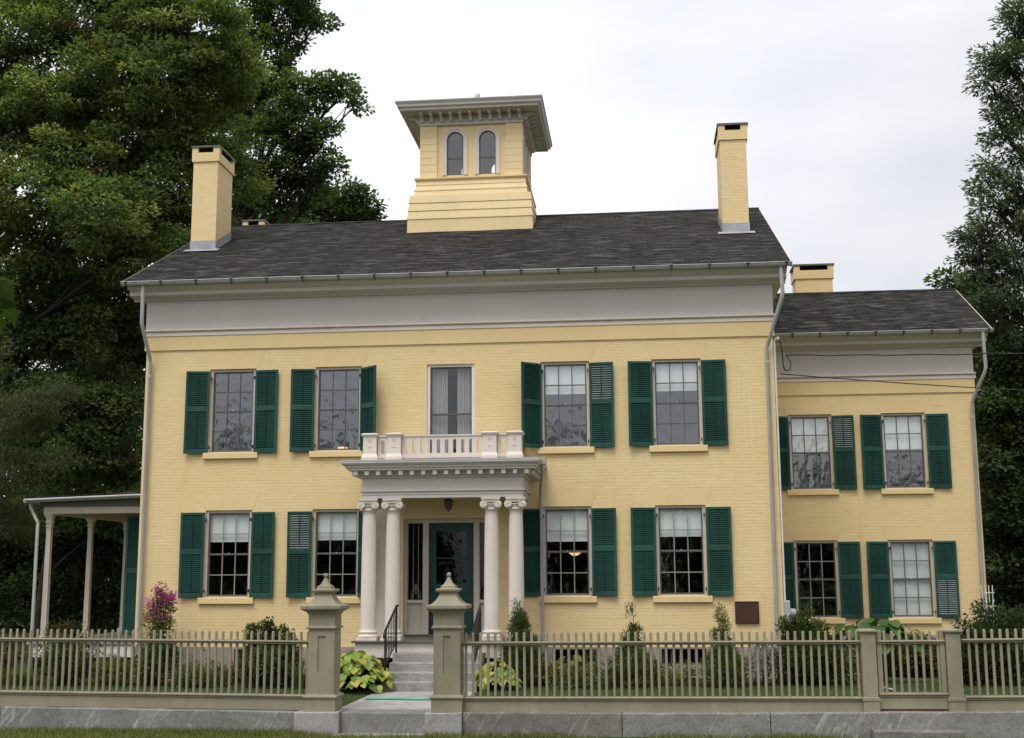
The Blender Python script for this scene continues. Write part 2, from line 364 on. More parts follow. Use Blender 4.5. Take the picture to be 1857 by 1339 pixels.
# rooms seen through the glass
b = MB(); b.box(.3, W - .3, .35, 4.4, -.06, -.02); b.box(.2, W - .2, 4.4, 4.5, -.06, 3.3)
for x in (4.9, 8.3): b.box(x, x + .12, .4, 4.4, 0, 3.3)
b.box(W + .2, WX - .2, WY + 3, WY + 3.1, -.05, 2.7); b.box(15.9, 16.0, WY + .4, WY + 3, -.05, 2.7)
b.build('interior_partition', 'room_dark', house)
b = MB(); b.box(.2, W - .2, .3, 6.6, 3.32, 3.4); b.box(.2, W - .2, 3.4, 3.5, 3.4, 6.25)
for x in (5.0, 8.2): b.box(x, x + .12, .4, 3.4, 3.4, 6.25)
b.box(W + .2, WX - .2, WY + .3, WY + 3, 2.72, 2.8); b.box(W + .2, WX - .2, WY + 2.4, WY + 2.5, 2.8, 5.6)
b.build('interior_partition', 'room_grey', house)

# entablature of the main block and the wing (all real steps)
def entab(x0, x1, y, d, zb, zf, zt, left, right):
    """yellow band zb-zf, frieze zf-zt, mouldings, cornice"""
    b = MB(); b.box(x0 - left * .035, x1 + right * .035, y - .035, y + d + .035, zb, zf - .01); b.build('wall_band', 'yellow_paint', house)
    b = MB(); b.box(x0 - left * .03, x1 + right * .03, y - .03, y + d + .03, zf + .12, zt + .05); b.build('frieze', 'trim', house)
    b = MB(); b.extx([(y, zf - .01), (y - .055, zf - .01), (y - .055, zf + .065), (y - .035, zf + .07), (y - .035, zf + .078), (y - .08, zf + .085), (y - .1, zf + .10), (y - .1, zf + .125), (y - .05, zf + .14), (y, zf + .14)], x0 - left * .07, x1 + right * .07)
    b.build('frieze_moulding', 'trim_light', house)
    pr = [(0, zt), (-.09, zt), (-.10, zt + .03), (-.16, zt + .05), (-.27, zt + .065), (-.34, zt + .075), (-.34, zt + .15), (-.36, zt + .165), (-.42, zt + .19), (-.48, zt + .235), (-.5, zt + .25), (-.5, zt + .27), (0, zt + .55)]
    b = MB(); b.extx([(y + a, c) for a, c in pr], x0 - left * .30, x1 + right * .30); b.build('cornice', 'trim', house)
    if left:  # cornice returns down the gable ends
        b = MB(); b.box(x0 - .27, x0 - .031, y + .001, y + d, zt + .066, zt + .3); b.build('cornice_return', 'trim', house)
    if right:
        b = MB(); b.box(x1 + .031, x1 + .27, y + .001, y + d, zt + .066, zt + .3); b.build('cornice_return', 'trim', house)
entab(0, W, 0, DEP, 6.294, 6.62, 7.40, 1, 1)
entab(W + .01, WX, WY, WD, 5.62, 5.955, 6.71, 0, 1)
def roof(x0, x1, ye, ze, yr, zr, name='roof'):
    th = .07; yb = 2 * yr - ye; xs = np.linspace(x0, x1, 15); rng = random.Random(int(x0 * 10) + 5)
    b = MB()
    for (ya, yb_) in ((ye, yr), (yb, yr)):
        n = 7; g = []
        for j in range(n + 1):
            f = j / n
            g.append([(x, ya + (yb_ - ya) * f, ze + (zr - ze) * f + (0 if j in (0, n) else rng.uniform(-.008, .008) - .03 * math.sin(math.pi * f) * .6)) for x in xs])
        vs = [p for r_ in g for p in r_]; m_ = len(xs); fs = []
        for j in range(n):
            for i in range(m_ - 1):
                q = (j * m_ + i, j * m_ + i + 1, (j + 1) * m_ + i + 1, (j + 1) * m_ + i); fs.append(q if ya < yb_ else q[::-1])
        b.add(vs, fs)
    for x in (x0, x1):
        pr = [(ye, ze), (yr, zr), (yb, ze), (yb, ze - th), (yr, zr - th - .02), (ye, ze - th)]
        b.add([(x, y, z) for y, z in pr], [(0, 1, 4, 5), (1, 2, 3, 4)])
    b.quad((x0, ye, ze - th), (x1, ye, ze - th), (x1, ye, ze), (x0, ye, ze))
    b.quad((x0, ye, ze - th), (x1, ye, ze - th), (x1, yr, zr - th - .02), (x0, yr, zr - th - .02)); b.quad((x0, yb, ze - th), (x1, yb, ze - th), (x1, yr, zr - th - .02), (x0, yr, zr - th - .02))
    o = b.build(name, 'slate', house)
    b = MB(); b.extx([(yr - .11, zr - .045), (yr, zr + .025), (yr + .11, zr - .045), (yr, zr - .03)], x0 - .005, x1 + .005); b.build('ridge_cap', 'slate', o)
    for x, s in ((x0, -1), (x1, 1)):
        b = MB(); xa, xb = (x - .025, x - .001) if s < 0 else (x + .001, x + .025)
        b.extx([(ye, ze - .01), (yr, zr - .01), (yb, ze - .01), (yb, ze - .13), (yr, zr - .15), (ye, ze - .13)], xa, xb); b.build('rake_board', 'trim_light', o)
    return o
MR = (-.3654, 13.9654, -.56, 7.766, 5.30, 10.648); roof(*MR)
WR = (W + .02, 19.08, 3.70, 7.065, 6.66, 8.675); roof(*WR)
def gutter(x0, x1, y, z, n):
    b = MB(); pr = []
    for k in range(9): a = math.pi + math.pi * k / 8; pr.append((y + .065 * math.cos(a), z + .075 * math.sin(a)))
    pr = pr + [(y + .065 - .006, z), (y - .065 + .006, z)]
    b.extx(pr, x0, x1); b.tube([(x0, y - .065, z), (x1, y - .065, z)], .013, 6); o = b.build('gutter', 'gutter_metal', house)
    for k in range(n):
        x = x0 + .12 + (x1 - x0 - .24) * k / (n - 1); b = MB()
        b.tube([(x, y - .083, z + .012)] + [(x, y + .078 * math.cos(math.pi + math.pi * q / 6), z + .09 * math.sin(math.pi + math.pi * q / 6)) for q in range(0, 5)], .017, 5)
        b.lathe([(.0, .03), (.032, .015), (.032, -.02), (.0, -.03)], (x, y - .08, z), 6); b.build('gutter_bracket', 'sash_grey', o)
gutter(-.39, 13.99, -.60, 7.715, 19); gutter(W + .1, 19.12, 3.655, 7.02, 9)
def spout(pts, r=.042):
    b = MB(); b.tube(pts, r, 10)
    for p in (pts[-2], pts[-1]): b.lathe([(r + .006, -.03), (r + .009, -.02), (r + .009, .02), (r + .006, .03)], (p[0], p[1], p[2] - .3 if p is pts[-2] else p[2] + .9), 10)
    b.build('downspout', 'pipe_metal', house)
spout([(.08, -.55, 7.66), (.09, -.55, 6.82), (.10, -.52, 6.72), (.135, -.14, 6.12), (.135, -.09, 6.0), (.125, -.09, -.6)])
spout([(13.76, -.56, 7.66), (13.78, -.56, 7.08), (13.75, -.53, 6.96), (13.50, -.15, 6.16), (13.46, -.09, 6.02), (13.44, -.09, -.62)])
spout([(18.88, 3.66, 6.98), (18.89, 3.66, 6.12), (18.87, 3.7, 6.0), (18.68, 4.1, 5.45), (18.65, 4.17, 5.3), (18.60, 4.17, -.6)])

# chimneys
def roofz(y): return 7.766 + RS * (y + .56)
def chimney(x0, x1, y0, y1, zt, flash=True, zbase=None):
    zb = (zbase if zbase is not None else roofz(y0) - .3); b = MB(); dx, dy = x1 - x0, y1 - y0
    b.box(x0, x1, y0, y1, zb, zt - .40); b.box(x0 - .035, x1 + .035, y0 - .035, y1 + .035, zt - .40, zt - .17)
    c = .12
    for xa, xb in ((x0 - .035, x0 + c), (x1 - c, x1 + .035)):
        for ya, yb in ((y0 - .035, y0 + c), (y1 - c, y1 + .035)): b.box(xa, xb, ya, yb, zt - .17, zt - .045)
    o = b.build('chimney', 'yellow_brick', house)
    b = MB(); b.box(x0 + .02, x1 - .02, y0 + .02, y1 - .02, zt - .172, zt - .05); b.build('flue', 'dark_void', o)
    b = MB(); b.box(x0 - .06, x1 + .06, y0 - .06, y1 + .06, zt - .045, zt); b.build('chimney_cap', 'sash_grey', o)
    if flash:
        b = MB(); e = .014; za, zc = roofz(y0), roofz(y1); n = 7
        b.quad((x0 - e, y0 - e, za - .1), (x1 + e, y0 - e, za - .1), (x1 + e, y0 - e, za + .22), (x0 - e, y0 - e, za + .22))
        b.quad((x0 - e, y0 - e, za + .22), (x1 + e, y0 - e, za + .22), (x1 + e, y0 + e, za + .225), (x0 - e, y0 + e, za + .225))
        for k in range(n):
            ya = y0 - e + (y1 - y0 + e) * k / n; yb = y0 - e + (y1 - y0 + e) * (k + 1) / n; zz = roofz(ya) + .22
            for x, s in ((x1 + e, 1), (x0 - e, -1)):
                q = [(x, ya, roofz(ya) - .1), (x, yb, roofz(yb) - .1), (x, yb, zz + .02), (x, ya, zz)]; b.quad(*(q if s > 0 else q[::-1]))
        b.quad((x0 - .12, y0 - .2, roofz(y0 - .2) + .012), (x1 + .12, y0 - .2, roofz(y0 - .2) + .012), (x1 + .12, y0, roofz(y0) + .014), (x0 - .12, y0, roofz(y0) + .014))
        b.build('flashing', 'zinc', o)
chimney(-.02, .60, 2.45, 3.55, 11.88); chimney(12.83, 13.44, 2.45, 3.7, 11.90)
chimney(15.08, 16.06, 7.3, 8.0, 9.62, False, 7.5); chimney(-.20, .35, 7.0, 8.0, 11.32, False, 9.0)

# cupola
cu = MB(); CX, CY = 6.68, 5.30
def strip_wall(x0, x1, z0, z1, wins, nseg=12):
    """2-D panel with round-headed openings; wins: (cx, halfwidth, zbottom, zspring). Quads of (u,z)"""
    out = []; cur = x0
    for cx, h, zb, zs in sorted(wins):
        if cx - h > cur + 1e-6: out.append([(cur, z0), (cx - h, z0), (cx - h, z1), (cur, z1)])
        if zb > z0 + 1e-6: out.append([(cx - h, z0), (cx + h, z0), (cx + h, zb), (cx - h, zb)])
        for k in range(nseg):
            a0, a1 = math.pi - math.pi * k / nseg, math.pi - math.pi * (k + 1) / nseg
            xa, za, xb, zb_ = cx + h * math.cos(a0), zs + h * math.sin(a0), cx + h * math.cos(a1), zs + h * math.sin(a1)
            out.append([(xa, za), (xb, zb_), (xb, z1), (xa, z1)])
        cur = cx + h
    if x1 > cur + 1e-6: out.append([(cur, z0), (x1, z0), (x1, z1), (cur, z1)])
    return out
def frames(hw):  # four sides: map (u, out, z) to world; u from -hw..hw, out = distance outward
    return [lambda u, o, z: (CX + u, CY - o, z), lambda u, o, z: (CX + o, CY + u, z), lambda u, o, z: (CX - u, CY + o, z), lambda u, o, z: (CX - o, CY - u, z)]
def ring(b, h0, z0, h1, z1):
    p = [(CX + sx * h0, CY + sy * h0, z0) for sx, sy in ((-1, -1), (1, -1), (1, 1), (-1, 1))] + [(CX + sx * h1, CY + sy * h1, z1) for sx, sy in ((-1, -1), (1, -1), (1, 1), (-1, 1))]
    b.add(p, [(0, 1, 5, 4), (1, 2, 6, 5), (2, 3, 7, 6), (3, 0, 4, 7)])
HB = 1.315; cwins = [(-.415, .235, 11.42, 12.36), (.415, .235, 11.42, 12.36)]
# stepped, boarded base
def board(h0, z0, h1, z1):      # clapboard: lower edge stands proud of the one below
    h0 -= .012; ring(cu, h0 - .03, z0, h0, z0 + .001); ring(cu, h0, z0 + .001, h0 - .004, z0 + .03); ring(cu, h0 - .004, z0 + .03, h1, z1)
board(1.61, 9.3, 1.575, 10.20); board(1.605, 10.20, 1.555, 10.42); board(1.585, 10.42, 1.54, 10.63); board(1.57, 10.63, 1.53, 10.83)
ring(cu, 1.53, 10.83, 1.43, 10.835); board(1.46, 10.835, 1.425, 10.98); board(1.45, 10.98, 1.395, 11.13); board(1.42, 11.13, 1.385, 11.25)
ring(cu, 1.385, 11.25, 1.43, 11.28); ring(cu, 1.43, 11.28, 1.44, 11.29); ring(cu, 1.44, 11.29, 1.44, 11.325); ring(cu, 1.44, 11.325, HB, 11.345)
PW = .44; cxs = []
for fr in frames(HB):
    # corner boards, clapboarded
    n = 8; zz = [11.345 + (12.79 - 11.345) * k / n for k in range(n + 1)]
    for s in (-1, 1):
        u0, u1 = sorted((s * HB, s * (HB - PW)))
        for k in range(n):
            cu.quad(fr(u0, HB, zz[k]), fr(u1, HB, zz[k]), fr(u1, HB - .006, zz[k + 1] - .012), fr(u0, HB - .006, zz[k + 1] - .012))
            cu.quad(fr(u0, HB - .006, zz[k + 1] - .012), fr(u1, HB - .006, zz[k + 1] - .012), fr(u1, HB, zz[k + 1]), fr(u0, HB, zz[k + 1]))
        ui = s * (HB - PW); q = [fr(ui, HB, 11.345), fr(ui, HB - .05, 11.345), fr(ui, HB - .05, 12.79), fr(ui, HB, 12.79)]; cu.quad(*q)
    for q in strip_wall(-(HB - PW), HB - PW, 11.345, 12.79, cwins): cu.quad(*[fr(u, HB - .05, z) for u, z in q])
cup = cu.build('cupola', 'yellow_board', house)
b = MB()
ring(b, HB + .02, 12.74, HB + .02, 13.0); ring(b, HB + .03, 12.74, HB + .02, 12.741); ring(b, HB - .3, 12.745, HB + .025, 12.742)
b.build('cupola_frieze', 'trim', cup)
HR = 1.86; b = MB(); RB = [(HR - .10, 13.015), (HR - .10, 13.06), (HR - .06, 13.09), (HR - .04, 13.10), (HR - .03, 13.15), (HR, 13.19), (HR, 13.215)]
for a, c in zip(RB, RB[1:]): ring(b, a[0], a[1], c[0], c[1])
ring(b, HB, 13.014, HR - .10, 13.0145)
b.build('cupola_roof', 'trim', cup)
b = MB(); ring(b, HR + .012, 13.205, HR + .012, 13.235); ring(b, HR + .012, 13.235, .05, 13.62); ring(b, .05, 13.62, .001, 13.63); b.build('cupola_roofing', 'zinc', cup)
b = MB(); b.lathe([(.05, 13.6), (.035, 13.9), (.03, 13.96), (.065, 14.0), (.075, 14.05), (.065, 14.10), (.02, 14.13), (0, 14.14)], (CX, CY, 0), 10); b.build('finial', 'white_paint', cup)
for fi, fr in enumerate(frames(HB)):
    for k in range(11):
        u = -HB + .06 + (2 * HB - .12) * k / 10; b = MB(); pr = [(0, 13.013), (.30, 13.013), (.30, 12.955), (.24, 12.93), (.12, 12.915), (.09, 12.86), (.075, 12.82), (0, 12.82)]
        n = len(pr); vs = [fr(u - .04, HB + .02 + o, z) for o, z in pr] + [fr(u + .04, HB + .02 + o, z) for o, z in pr]
        b.add(vs, [tuple(range(n)), tuple(range(n, 2 * n))[::-1]] + [(i, n + i, n + (i + 1) % n, (i + 1) % n) for i in range(n)])
        b.build('bracket', 'trim', cup)
for fr in frames(HB):
    for cx, h, zb, zsp in cwins:
        b = MB(); n = 16
        def arch(hh): return [(cx - hh, zb)] + [(cx + hh * math.cos(math.pi - math.pi * k / n), zsp + hh * math.sin(math.pi - math.pi * k / n)) for k in range(n + 1)] + [(cx + hh, zb)]
        def band(a, o, i0, p):
            for k in range(len(o) - 1):
                b.quad(fr(o[k][0], p, o[k][1]), fr(o[k + 1][0], p, o[k + 1][1]), fr(i0[k + 1][0], p, i0[k + 1][1]), fr(i0[k][0], p, i0[k][1]))
        def wallband(pts, p0, p1):
            for k in range(len(pts) - 1): b.quad(fr(pts[k][0], p0, pts[k][1]), fr(pts[k][0], p1, pts[k][1]), fr(pts[k + 1][0], p1, pts[k + 1][1]), fr(pts[k + 1][0], p0, pts[k + 1][1]))
        A, B, Cc = arch(h + .085), arch(h + .04), arch(h - .02)
        band(b, A, B, HB - .015); wallband(A, HB - .05, HB - .015); wallband(B, HB - .015, HB - .03); band(b, B, Cc, HB - .03); wallband(Cc, HB - .03, HB - .12)
        o = b.build('cupola_window', 'trim_light', cup)
for fr in frames(HB):
    b = MB()
    for cx, h, zb, zsp in cwins:
        n = 16; hh = h - .02; zm = 11.86
        pts = [(cx - hh, zb)] + [(cx + hh * math.cos(math.pi - math.pi * k / n), zsp + hh * math.sin(math.pi - math.pi * k / n)) for k in range(n + 1)] + [(cx + hh, zb)]
        inn = [(cx + (x - cx) * .86, zb + (z - zb) * .975 + .01) for x, z in pts]
        for k in range(len(pts) - 1): b.quad(fr(pts[k][0], HB - .09, pts[k][1]), fr(pts[k + 1][0], HB - .09, pts[k + 1][1]), fr(inn[k + 1][0], HB - .09, inn[k + 1][1]), fr(inn[k][0], HB - .09, inn[k][1]))
        b.quad(fr(cx - hh, HB - .085, zm), fr(cx + hh, HB - .085, zm), fr(cx + hh, HB - .085, zm + .035), fr(cx - hh, HB - .085, zm + .035)); b.quad(fr(cx - hh, HB - .09, zb), fr(cx + hh, HB - .09, zb), fr(cx + hh, HB - .09, zb + .03), fr(cx - hh, HB - .09, zb + .03))
    b.build('cupola_sash', 'sash_grey', cup)
    b = MB()
    for cx, h, zb, zsp in cwins:
        n = 16; hh = h - .02; pts = [(cx - hh, zb)] + [(cx + hh * math.cos(math.pi - math.pi * k / n), zsp + hh * math.sin(math.pi - math.pi * k / n)) for k in range(n + 1)] + [(cx + hh, zb)]
        b.add([fr(x, HB - .10, z) for x, z in pts], [tuple(range(len(pts)))[::-1]])
    b.build('cupola_pane', 'glass_attic', cup)
b = MB(); b.box(CX - 1.2, CX + 1.2, CY - 1.2, CY + 1.2, 12.72, 12.74); b.box(CX - 1.2, CX + 1.2, CY - 1.2, CY + 1.2, 11.1, 11.15); b.build('cupola_ceiling', 'room_grey', cup)

# ------------------------------------------------------------------ windows
def window(cx, z0, z1, y, blind=None, light=False, curtain=False, sill=True, tall=False):
    x0, x1 = cx - HW + .002, cx + HW - .002; c = .062
    b = MB()
    b.box(x0, x0 + c, y + .035, y + .19, z0, z1 - .002); b.box(x1 - c, x1, y + .035, y + .19, z0, z1 - .002)
    b.box(x0 + c, x1 - c, y + .045, y + .19, z1 - .055, z1 - .002); b.box(x0 + c, x1 - c, y + .03, y + .19, z0, z0 + .03)
    win = b.build('window', 'frame_paint' if not tall else 'white_paint', house)
    if sill:
        b = MB(); b.bbox(cx - HW - .085, cx + HW + .085, y - .07, y + .03, z0 - .128, z0 + .004, .01); b.build('sill', 'yellow_paint', win)
    xa, xb, za, zb = x0 + c, x1 - c, z0 + .03, z1 - .055; zm = (za + zb) / 2
    b = MB(); s = .028
    b.box(xa, xa + s, y + .07, y + .085, za, zb); b.box(xb - s, xb, y + .07, y + .085, za, zb); b.box(xa + s, xb - s, y + .07, y + .085, zb - s, zb)
    b.box(xa + s, xb - s, y + .07, y + .085, za, za + s * 1.3); b.box(xa + s, xb - s, y + .068, y + .085, zm - .016, zm + .016)
    b.build('storm_frame', 'sash_grey', win)
    xa += s; xb -= s; za += s * 1.3; zb -= s
    b = MB(); w_ = .020 if not tall else .0
    for (lo, hi, yy) in ((zm + .016, zb, y + .078), (za, zm - .016, y + .080)):
        if tall: continue
        for k in (1, 2): x = xa + (xb - xa) * k / 3; b.box(x - w_ / 2, x + w_ / 2, yy, yy + .02, lo, hi)
        zz = (lo + hi) / 2; b.box(xa, xb, yy - .002, yy + .02, zz - w_ / 2, zz + w_ / 2)
    b.box(xa, xb, y + .086, y + .13, zm - .018, zm + .022)
    b.build('sash', 'sash_light' if light else 'sash_grey', win)
    b = MB(); b.quad((xa - .01, y + .094, za - .01), (xb + .01, y + .094, za - .01), (xb + .01, y + .094, zb + .01), (xa - .01, y + .094, zb + .01)); b.build('pane', 'glass' if light or tall else 'glass_storm', win)
    if blind:
        b = MB(); b.box(xa - .03, xb + .03, y + .150, y + .153, blind, zb + .03); b.box(xa - .03, xb + .03, y + .146, y + .157, blind - .012, blind + .012); b.build('roller_blind', 'blind_white', win)
    if curtain:
        for s_, (ua, ub) in enumerate(((xa - .02, xa + .33), (xb - .31, xb + .02))):
            b = MB(); n = 46; vs = []
            for k in range(n + 1):
                u = ua + (ub - ua) * k / n; d = .035 * math.sin(k * 1.15 + s_) + .016 * math.sin(k * .47 + 2)
                vs += [(u + .0, y + .2 + d, za - .2), (u, y + .2 + d * .7, zb + .05)]
            b.add(vs, [(2 * k, 2 * k + 2, 2 * k + 3, 2 * k + 1) for k in range(n)], True); b.build('curtain', 'curtain_cloth', win)
    else:
        b = MB(); b.lathe([(0, 0), (.014, .004), (.014, .016), (0, .022)], (cx, y + .06, zm + .01), 6); b.build('sash_lock', 'white_paint', win)
    if sill:   # flat splayed brick arch
        b = MB(); h = .34 if y == 0 else .30; e = .15
        b.add([(cx - HW, y - .004, z1), (cx + HW, y - .004, z1), (cx + HW + e, y - .004, z1 + h), (cx - HW - e, y - .004, z1 + h), (cx - HW, y + .05, z1), (cx + HW, y + .05, z1)], [(0, 1, 2, 3), (4, 5, 1, 0)])
        b.build('lintel', 'yellow_paint', house)
blU = [None, None, None, 5.18, 5.20]; blL = [2.12, 2.14, None, 2.07, 2.15]
for i, x in enumerate(BX):
    if i == 2: window(x, 3.72, UZ1, 0, curtain=True, sill=False, tall=True); continue
    window(x, UZ0, UZ1, 0, blU[i]); window(x, LZ0, LZ1, 0, blL[i], True)
window(WBX[0], WU0, WU1, WY, 4.22); window(WBX[1], WU0, WU1, WY, 4.30); window(WBX[0], WL0, WL1, WY, None, True); window(WBX[1], WL0, WL1, WY, .36)

# ------------------------------------------------------------------ shutters (frame, louvre panels, tilt rods)
def shutter_mesh(wd, h, otop, obot, s):
    """hinge edge at x=0, shutter runs to x = s*wd; front is -y"""
    b = MB(); t0, t1 = -.036, -.004; st = .052; mid = h * .535
    def bx(xa, xb, y0, y1, z0, z1): xa, xb = sorted((s * xa, s * xb)); b.bbox(xa, xb, y0, y1, z0, z1, .004)
    bx(0, st, t0, t1, 0, h); bx(wd - st, wd, t0, t1, 0, h); bx(st, wd - st, t0, t1, 0, .085); bx(st, wd - st, t0, t1, h - .055, h); bx(st, wd - st, t0, t1, mid - .055, mid + .055)
    c = MB(); wl = MB(); q0 = c
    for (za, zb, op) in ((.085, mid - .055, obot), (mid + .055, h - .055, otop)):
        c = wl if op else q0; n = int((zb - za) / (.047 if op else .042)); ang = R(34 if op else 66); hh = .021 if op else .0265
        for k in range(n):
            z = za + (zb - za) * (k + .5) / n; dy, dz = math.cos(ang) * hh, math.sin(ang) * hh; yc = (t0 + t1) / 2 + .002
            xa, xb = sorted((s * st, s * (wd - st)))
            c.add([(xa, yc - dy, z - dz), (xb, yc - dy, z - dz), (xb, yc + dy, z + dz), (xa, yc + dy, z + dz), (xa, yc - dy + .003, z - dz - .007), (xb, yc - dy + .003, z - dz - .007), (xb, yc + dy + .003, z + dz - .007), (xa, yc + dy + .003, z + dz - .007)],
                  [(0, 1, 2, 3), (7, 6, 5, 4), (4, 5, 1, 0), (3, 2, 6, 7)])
        xm = s * wd / 2
        if op: q0.box(min(s * st, s * (wd - st)), max(s * st, s * (wd - st)), t1 - .004, t1 - .001, za, zb)  # added dark backing, stands in for shade behind the open slats
        q0.box(xm - .008, xm + .008, t0 - .006, t0 + .006, za + .03, zb - .03)
    return b, q0, wl
PROTO = {}
HANG = random.Random(8)
def shutter(hx, s, z0, z1, y, ang, otop=False, obot=False, wd=.515):
    ang += HANG.uniform(-1.5, 2)
    key = (s, round(z1 - z0, 3), otop, obot, wd); loc = Vector((hx, y - .012, z0))
    if key not in PROTO:
        ps = shutter_mesh(wd, z1 - z0, otop, obot, s)
        for q in ps: q.v = [(x + loc.x, y_ + loc.y, z + loc.z) for x, y_, z in q.v]
        o = ps[0].build('shutter', 'shutter_rail', house, loc); kids = [ps[1].build('louvre_panel', 'shutter_green', o, loc)]
        if ps[2].v: kids.append(ps[2].build('louvre_panel', 'louvre_sky_sheen', o, loc))
        for zz in (.14, z1 - z0 - .16):
            hg = MB(); hg.bbox(loc.x - s * .03 - .012, loc.x - s * .03 + .012, loc.y - .03, loc.y + .006, loc.z + zz - .035, loc.z + zz + .035, .003); kids.append(hg.build('hinge', 'black_iron', o, loc))
        PROTO[key] = (o, kids)
    else:
        p0, kids = PROTO[key]; o = dup(p0, loc, house)
        for c0 in kids: c = c0.copy(); COL.objects.link(c); c.parent = o
    o.rotation_euler = (0, R(HANG.uniform(-.25, .25)), R(ang) * (1 if s < 0 else -1))
    return o
SU = (UZ0 - .01, UZ1 - .045); SL = (LZ0 + .005, LZ1 - .045); SWU = (WU0, WU1 - .04); SWL = (WL0, WL1 - .04)
for i, (al, ar, ot) in {0: (9, 6, 0), 1: (9, 38, 0), 3: (40, 7, 1), 4: (10, 5, 0)}.items():
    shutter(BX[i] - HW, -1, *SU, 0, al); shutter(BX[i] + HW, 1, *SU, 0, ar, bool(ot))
for i, (al, ar, ot) in {0: (7, 5, 0), 1: (8, 62, 1), 3: (6, 7, 0), 4: (7, 5, 0)}.items():
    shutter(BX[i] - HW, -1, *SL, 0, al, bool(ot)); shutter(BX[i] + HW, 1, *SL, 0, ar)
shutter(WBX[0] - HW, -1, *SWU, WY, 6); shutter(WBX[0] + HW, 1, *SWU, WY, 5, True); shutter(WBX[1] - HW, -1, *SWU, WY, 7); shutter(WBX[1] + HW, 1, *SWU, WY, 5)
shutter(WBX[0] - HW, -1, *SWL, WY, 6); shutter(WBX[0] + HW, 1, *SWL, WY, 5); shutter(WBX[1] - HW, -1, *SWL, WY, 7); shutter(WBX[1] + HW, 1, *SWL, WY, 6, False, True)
o = shutter(-.05, -1, .12, 2.72, .9, 0, False, False, .60)

# ------------------------------------------------------------------ front door
b = MB(); y = .16
for x0, x1 in ((DX0 + .002, DX0 + .07), (6.18, 6.30), (7.26, 7.38), (DX1 - .07, DX1 - .002)): b.bbox(x0, x1, y - .06, y + .1, .16, 2.56 - .002, .012)
b.box(DX0 + .07, 6.18, y - .04, y + .1, 2.47, 2.558); b.box(6.30, 7.26, y - .04, y + .1, 2.47, 2.558); b.box(7.38, DX1 - .07, y - .04, y + .1, 2.47, 2.558)
for x0, x1 in ((DX0 + .07, 6.18), (7.38, DX1 - .07)):
    b.box(x0, x1, y - .02, y + .08, .16, .24); b.box(x0, x1, y + .02, y + .08, .24, .80); b.bbox(x0, x1, y - .05, y + .08, .80, .87, .012)
df = b.build('door_frame', 'frame_paint', house)
for x0, x1 in ((DX0 + .07, 6.18), (7.38, DX1 - .07)):
    b = MB(); b.quad((x0, y + .03, .87), (x1, y + .03, .87), (x1, y + .03, 2.47), (x0, y + .03, 2.47)); b.build('sidelight_pane', 'glass_clear', df)
    b = MB(); xm = (x0 + x1) / 2
    for k in (1, 2): x = x0 + (x1 - x0) * k / 3; b.box(x - .006, x + .006, y + .032, y + .045, .87, 2.47)
    for q in range(3):
        for sx in (-1, 1): b.tube([(xm + sx * .10, y + .04, .90 + q * .0), (xm + sx * (.10 - .05 * q), y + .04, 1.02), (xm - sx * .02, y + .04, 1.2)], .005, 5)
    b.lathe([(.05, -.004), (.058, 0), (.05, .004)], (xm, y + .04, 1.14), 10); b.build('sidelight_tracery', 'sash_light', df)
b = MB(); dx0, dx1, yd = 6.302, 7.258, y + .02
b.bbox(dx0, dx0 + .15, yd, yd + .045, .17, 2.468, .006); b.bbox(dx1 - .15, dx1, yd, yd + .045, .17, 2.468, .006); b.box(dx0 + .15, dx1 - .15, yd, yd + .045, 2.30, 2.468); b.box(dx0 + .15, dx1 - .15, yd, yd + .045, 1.0, 1.2)
b.box(dx0 + .15, dx1 - .15, yd, yd + .045, .17, .42); b.box(dx0 + .15, dx1 - .15, yd + .022, yd + .04, .42, 1.0); b.box(dx0 + .15, dx1 - .15, yd + .004, yd + .03, 1.72, 1.745)
dr = b.build('door', 'door_green', house)
b = MB(); b.quad((dx0 + .15, yd + .025, 1.2), (dx1 - .15, yd + .025, 1.2), (dx1 - .15, yd + .025, 2.30), (dx0 + .15, yd + .025, 2.30)); b.build('door_glass', 'glass_clear', dr)
b = MB(); b.tube([(dx0 + .07, yd, 1.12), (dx0 + .07, yd - .05, 1.12)], .012, 8); b.lathe([(0, -.025), (.026, -.01), (.026, .01), (0, .025)], (dx0 + .07, yd - .055, 1.12), 10); b.build('door_knob', 'black_iron', dr)
b = MB(); b.box(DX0 - .05, DX1 + .05, -.05, .25, .135, .165); b.build('threshold', 'sash_grey', house)

# ------------------------------------------------------------------ portico
PX0, PX1, PYF = 5.22, 8.46, -1.52      # faces of the entablature
PCX = (PX0 + PX1) / 2
b = MB()
def porband(z0, z1, e, yb=-.002): b.box(PX0 - e, PX1 + e, PYF - e, yb, z0, z1)
b2 = MB(); t_ = .30
def ringband(bb, z0, z1, e):           # hollow U: front beam and two side beams
    bb.bbox(PX0 - e, PX1 + e, PYF - e, PYF + t_, z0, z1, .004); bb.box(PX0 - e, PX0 + t_, PYF + t_, -.002, z0, z1); bb.box(PX1 - t_, PX1 + e, PYF + t_, -.002, z0, z1)
ringband(b2, 2.90, 2.965, -.012); ringband(b2, 2.965, 3.03, .0); ringband(b2, 3.03, 3.06, .035); ringband(b2, 3.06, 3.30, -.006); ringband(b2, 3.30, 3.345, .03)
portico = b2.build('portico', 'trim', house)
b = MB(); e0 = [(.03, 3.345), (.06, 3.36), (.06, 3.43), (.25, 3.445), (.25, 3.475), (.28, 3.49), (.29, 3.52), (.34, 3.56), (.36, 3.58), (.36, 3.605)]
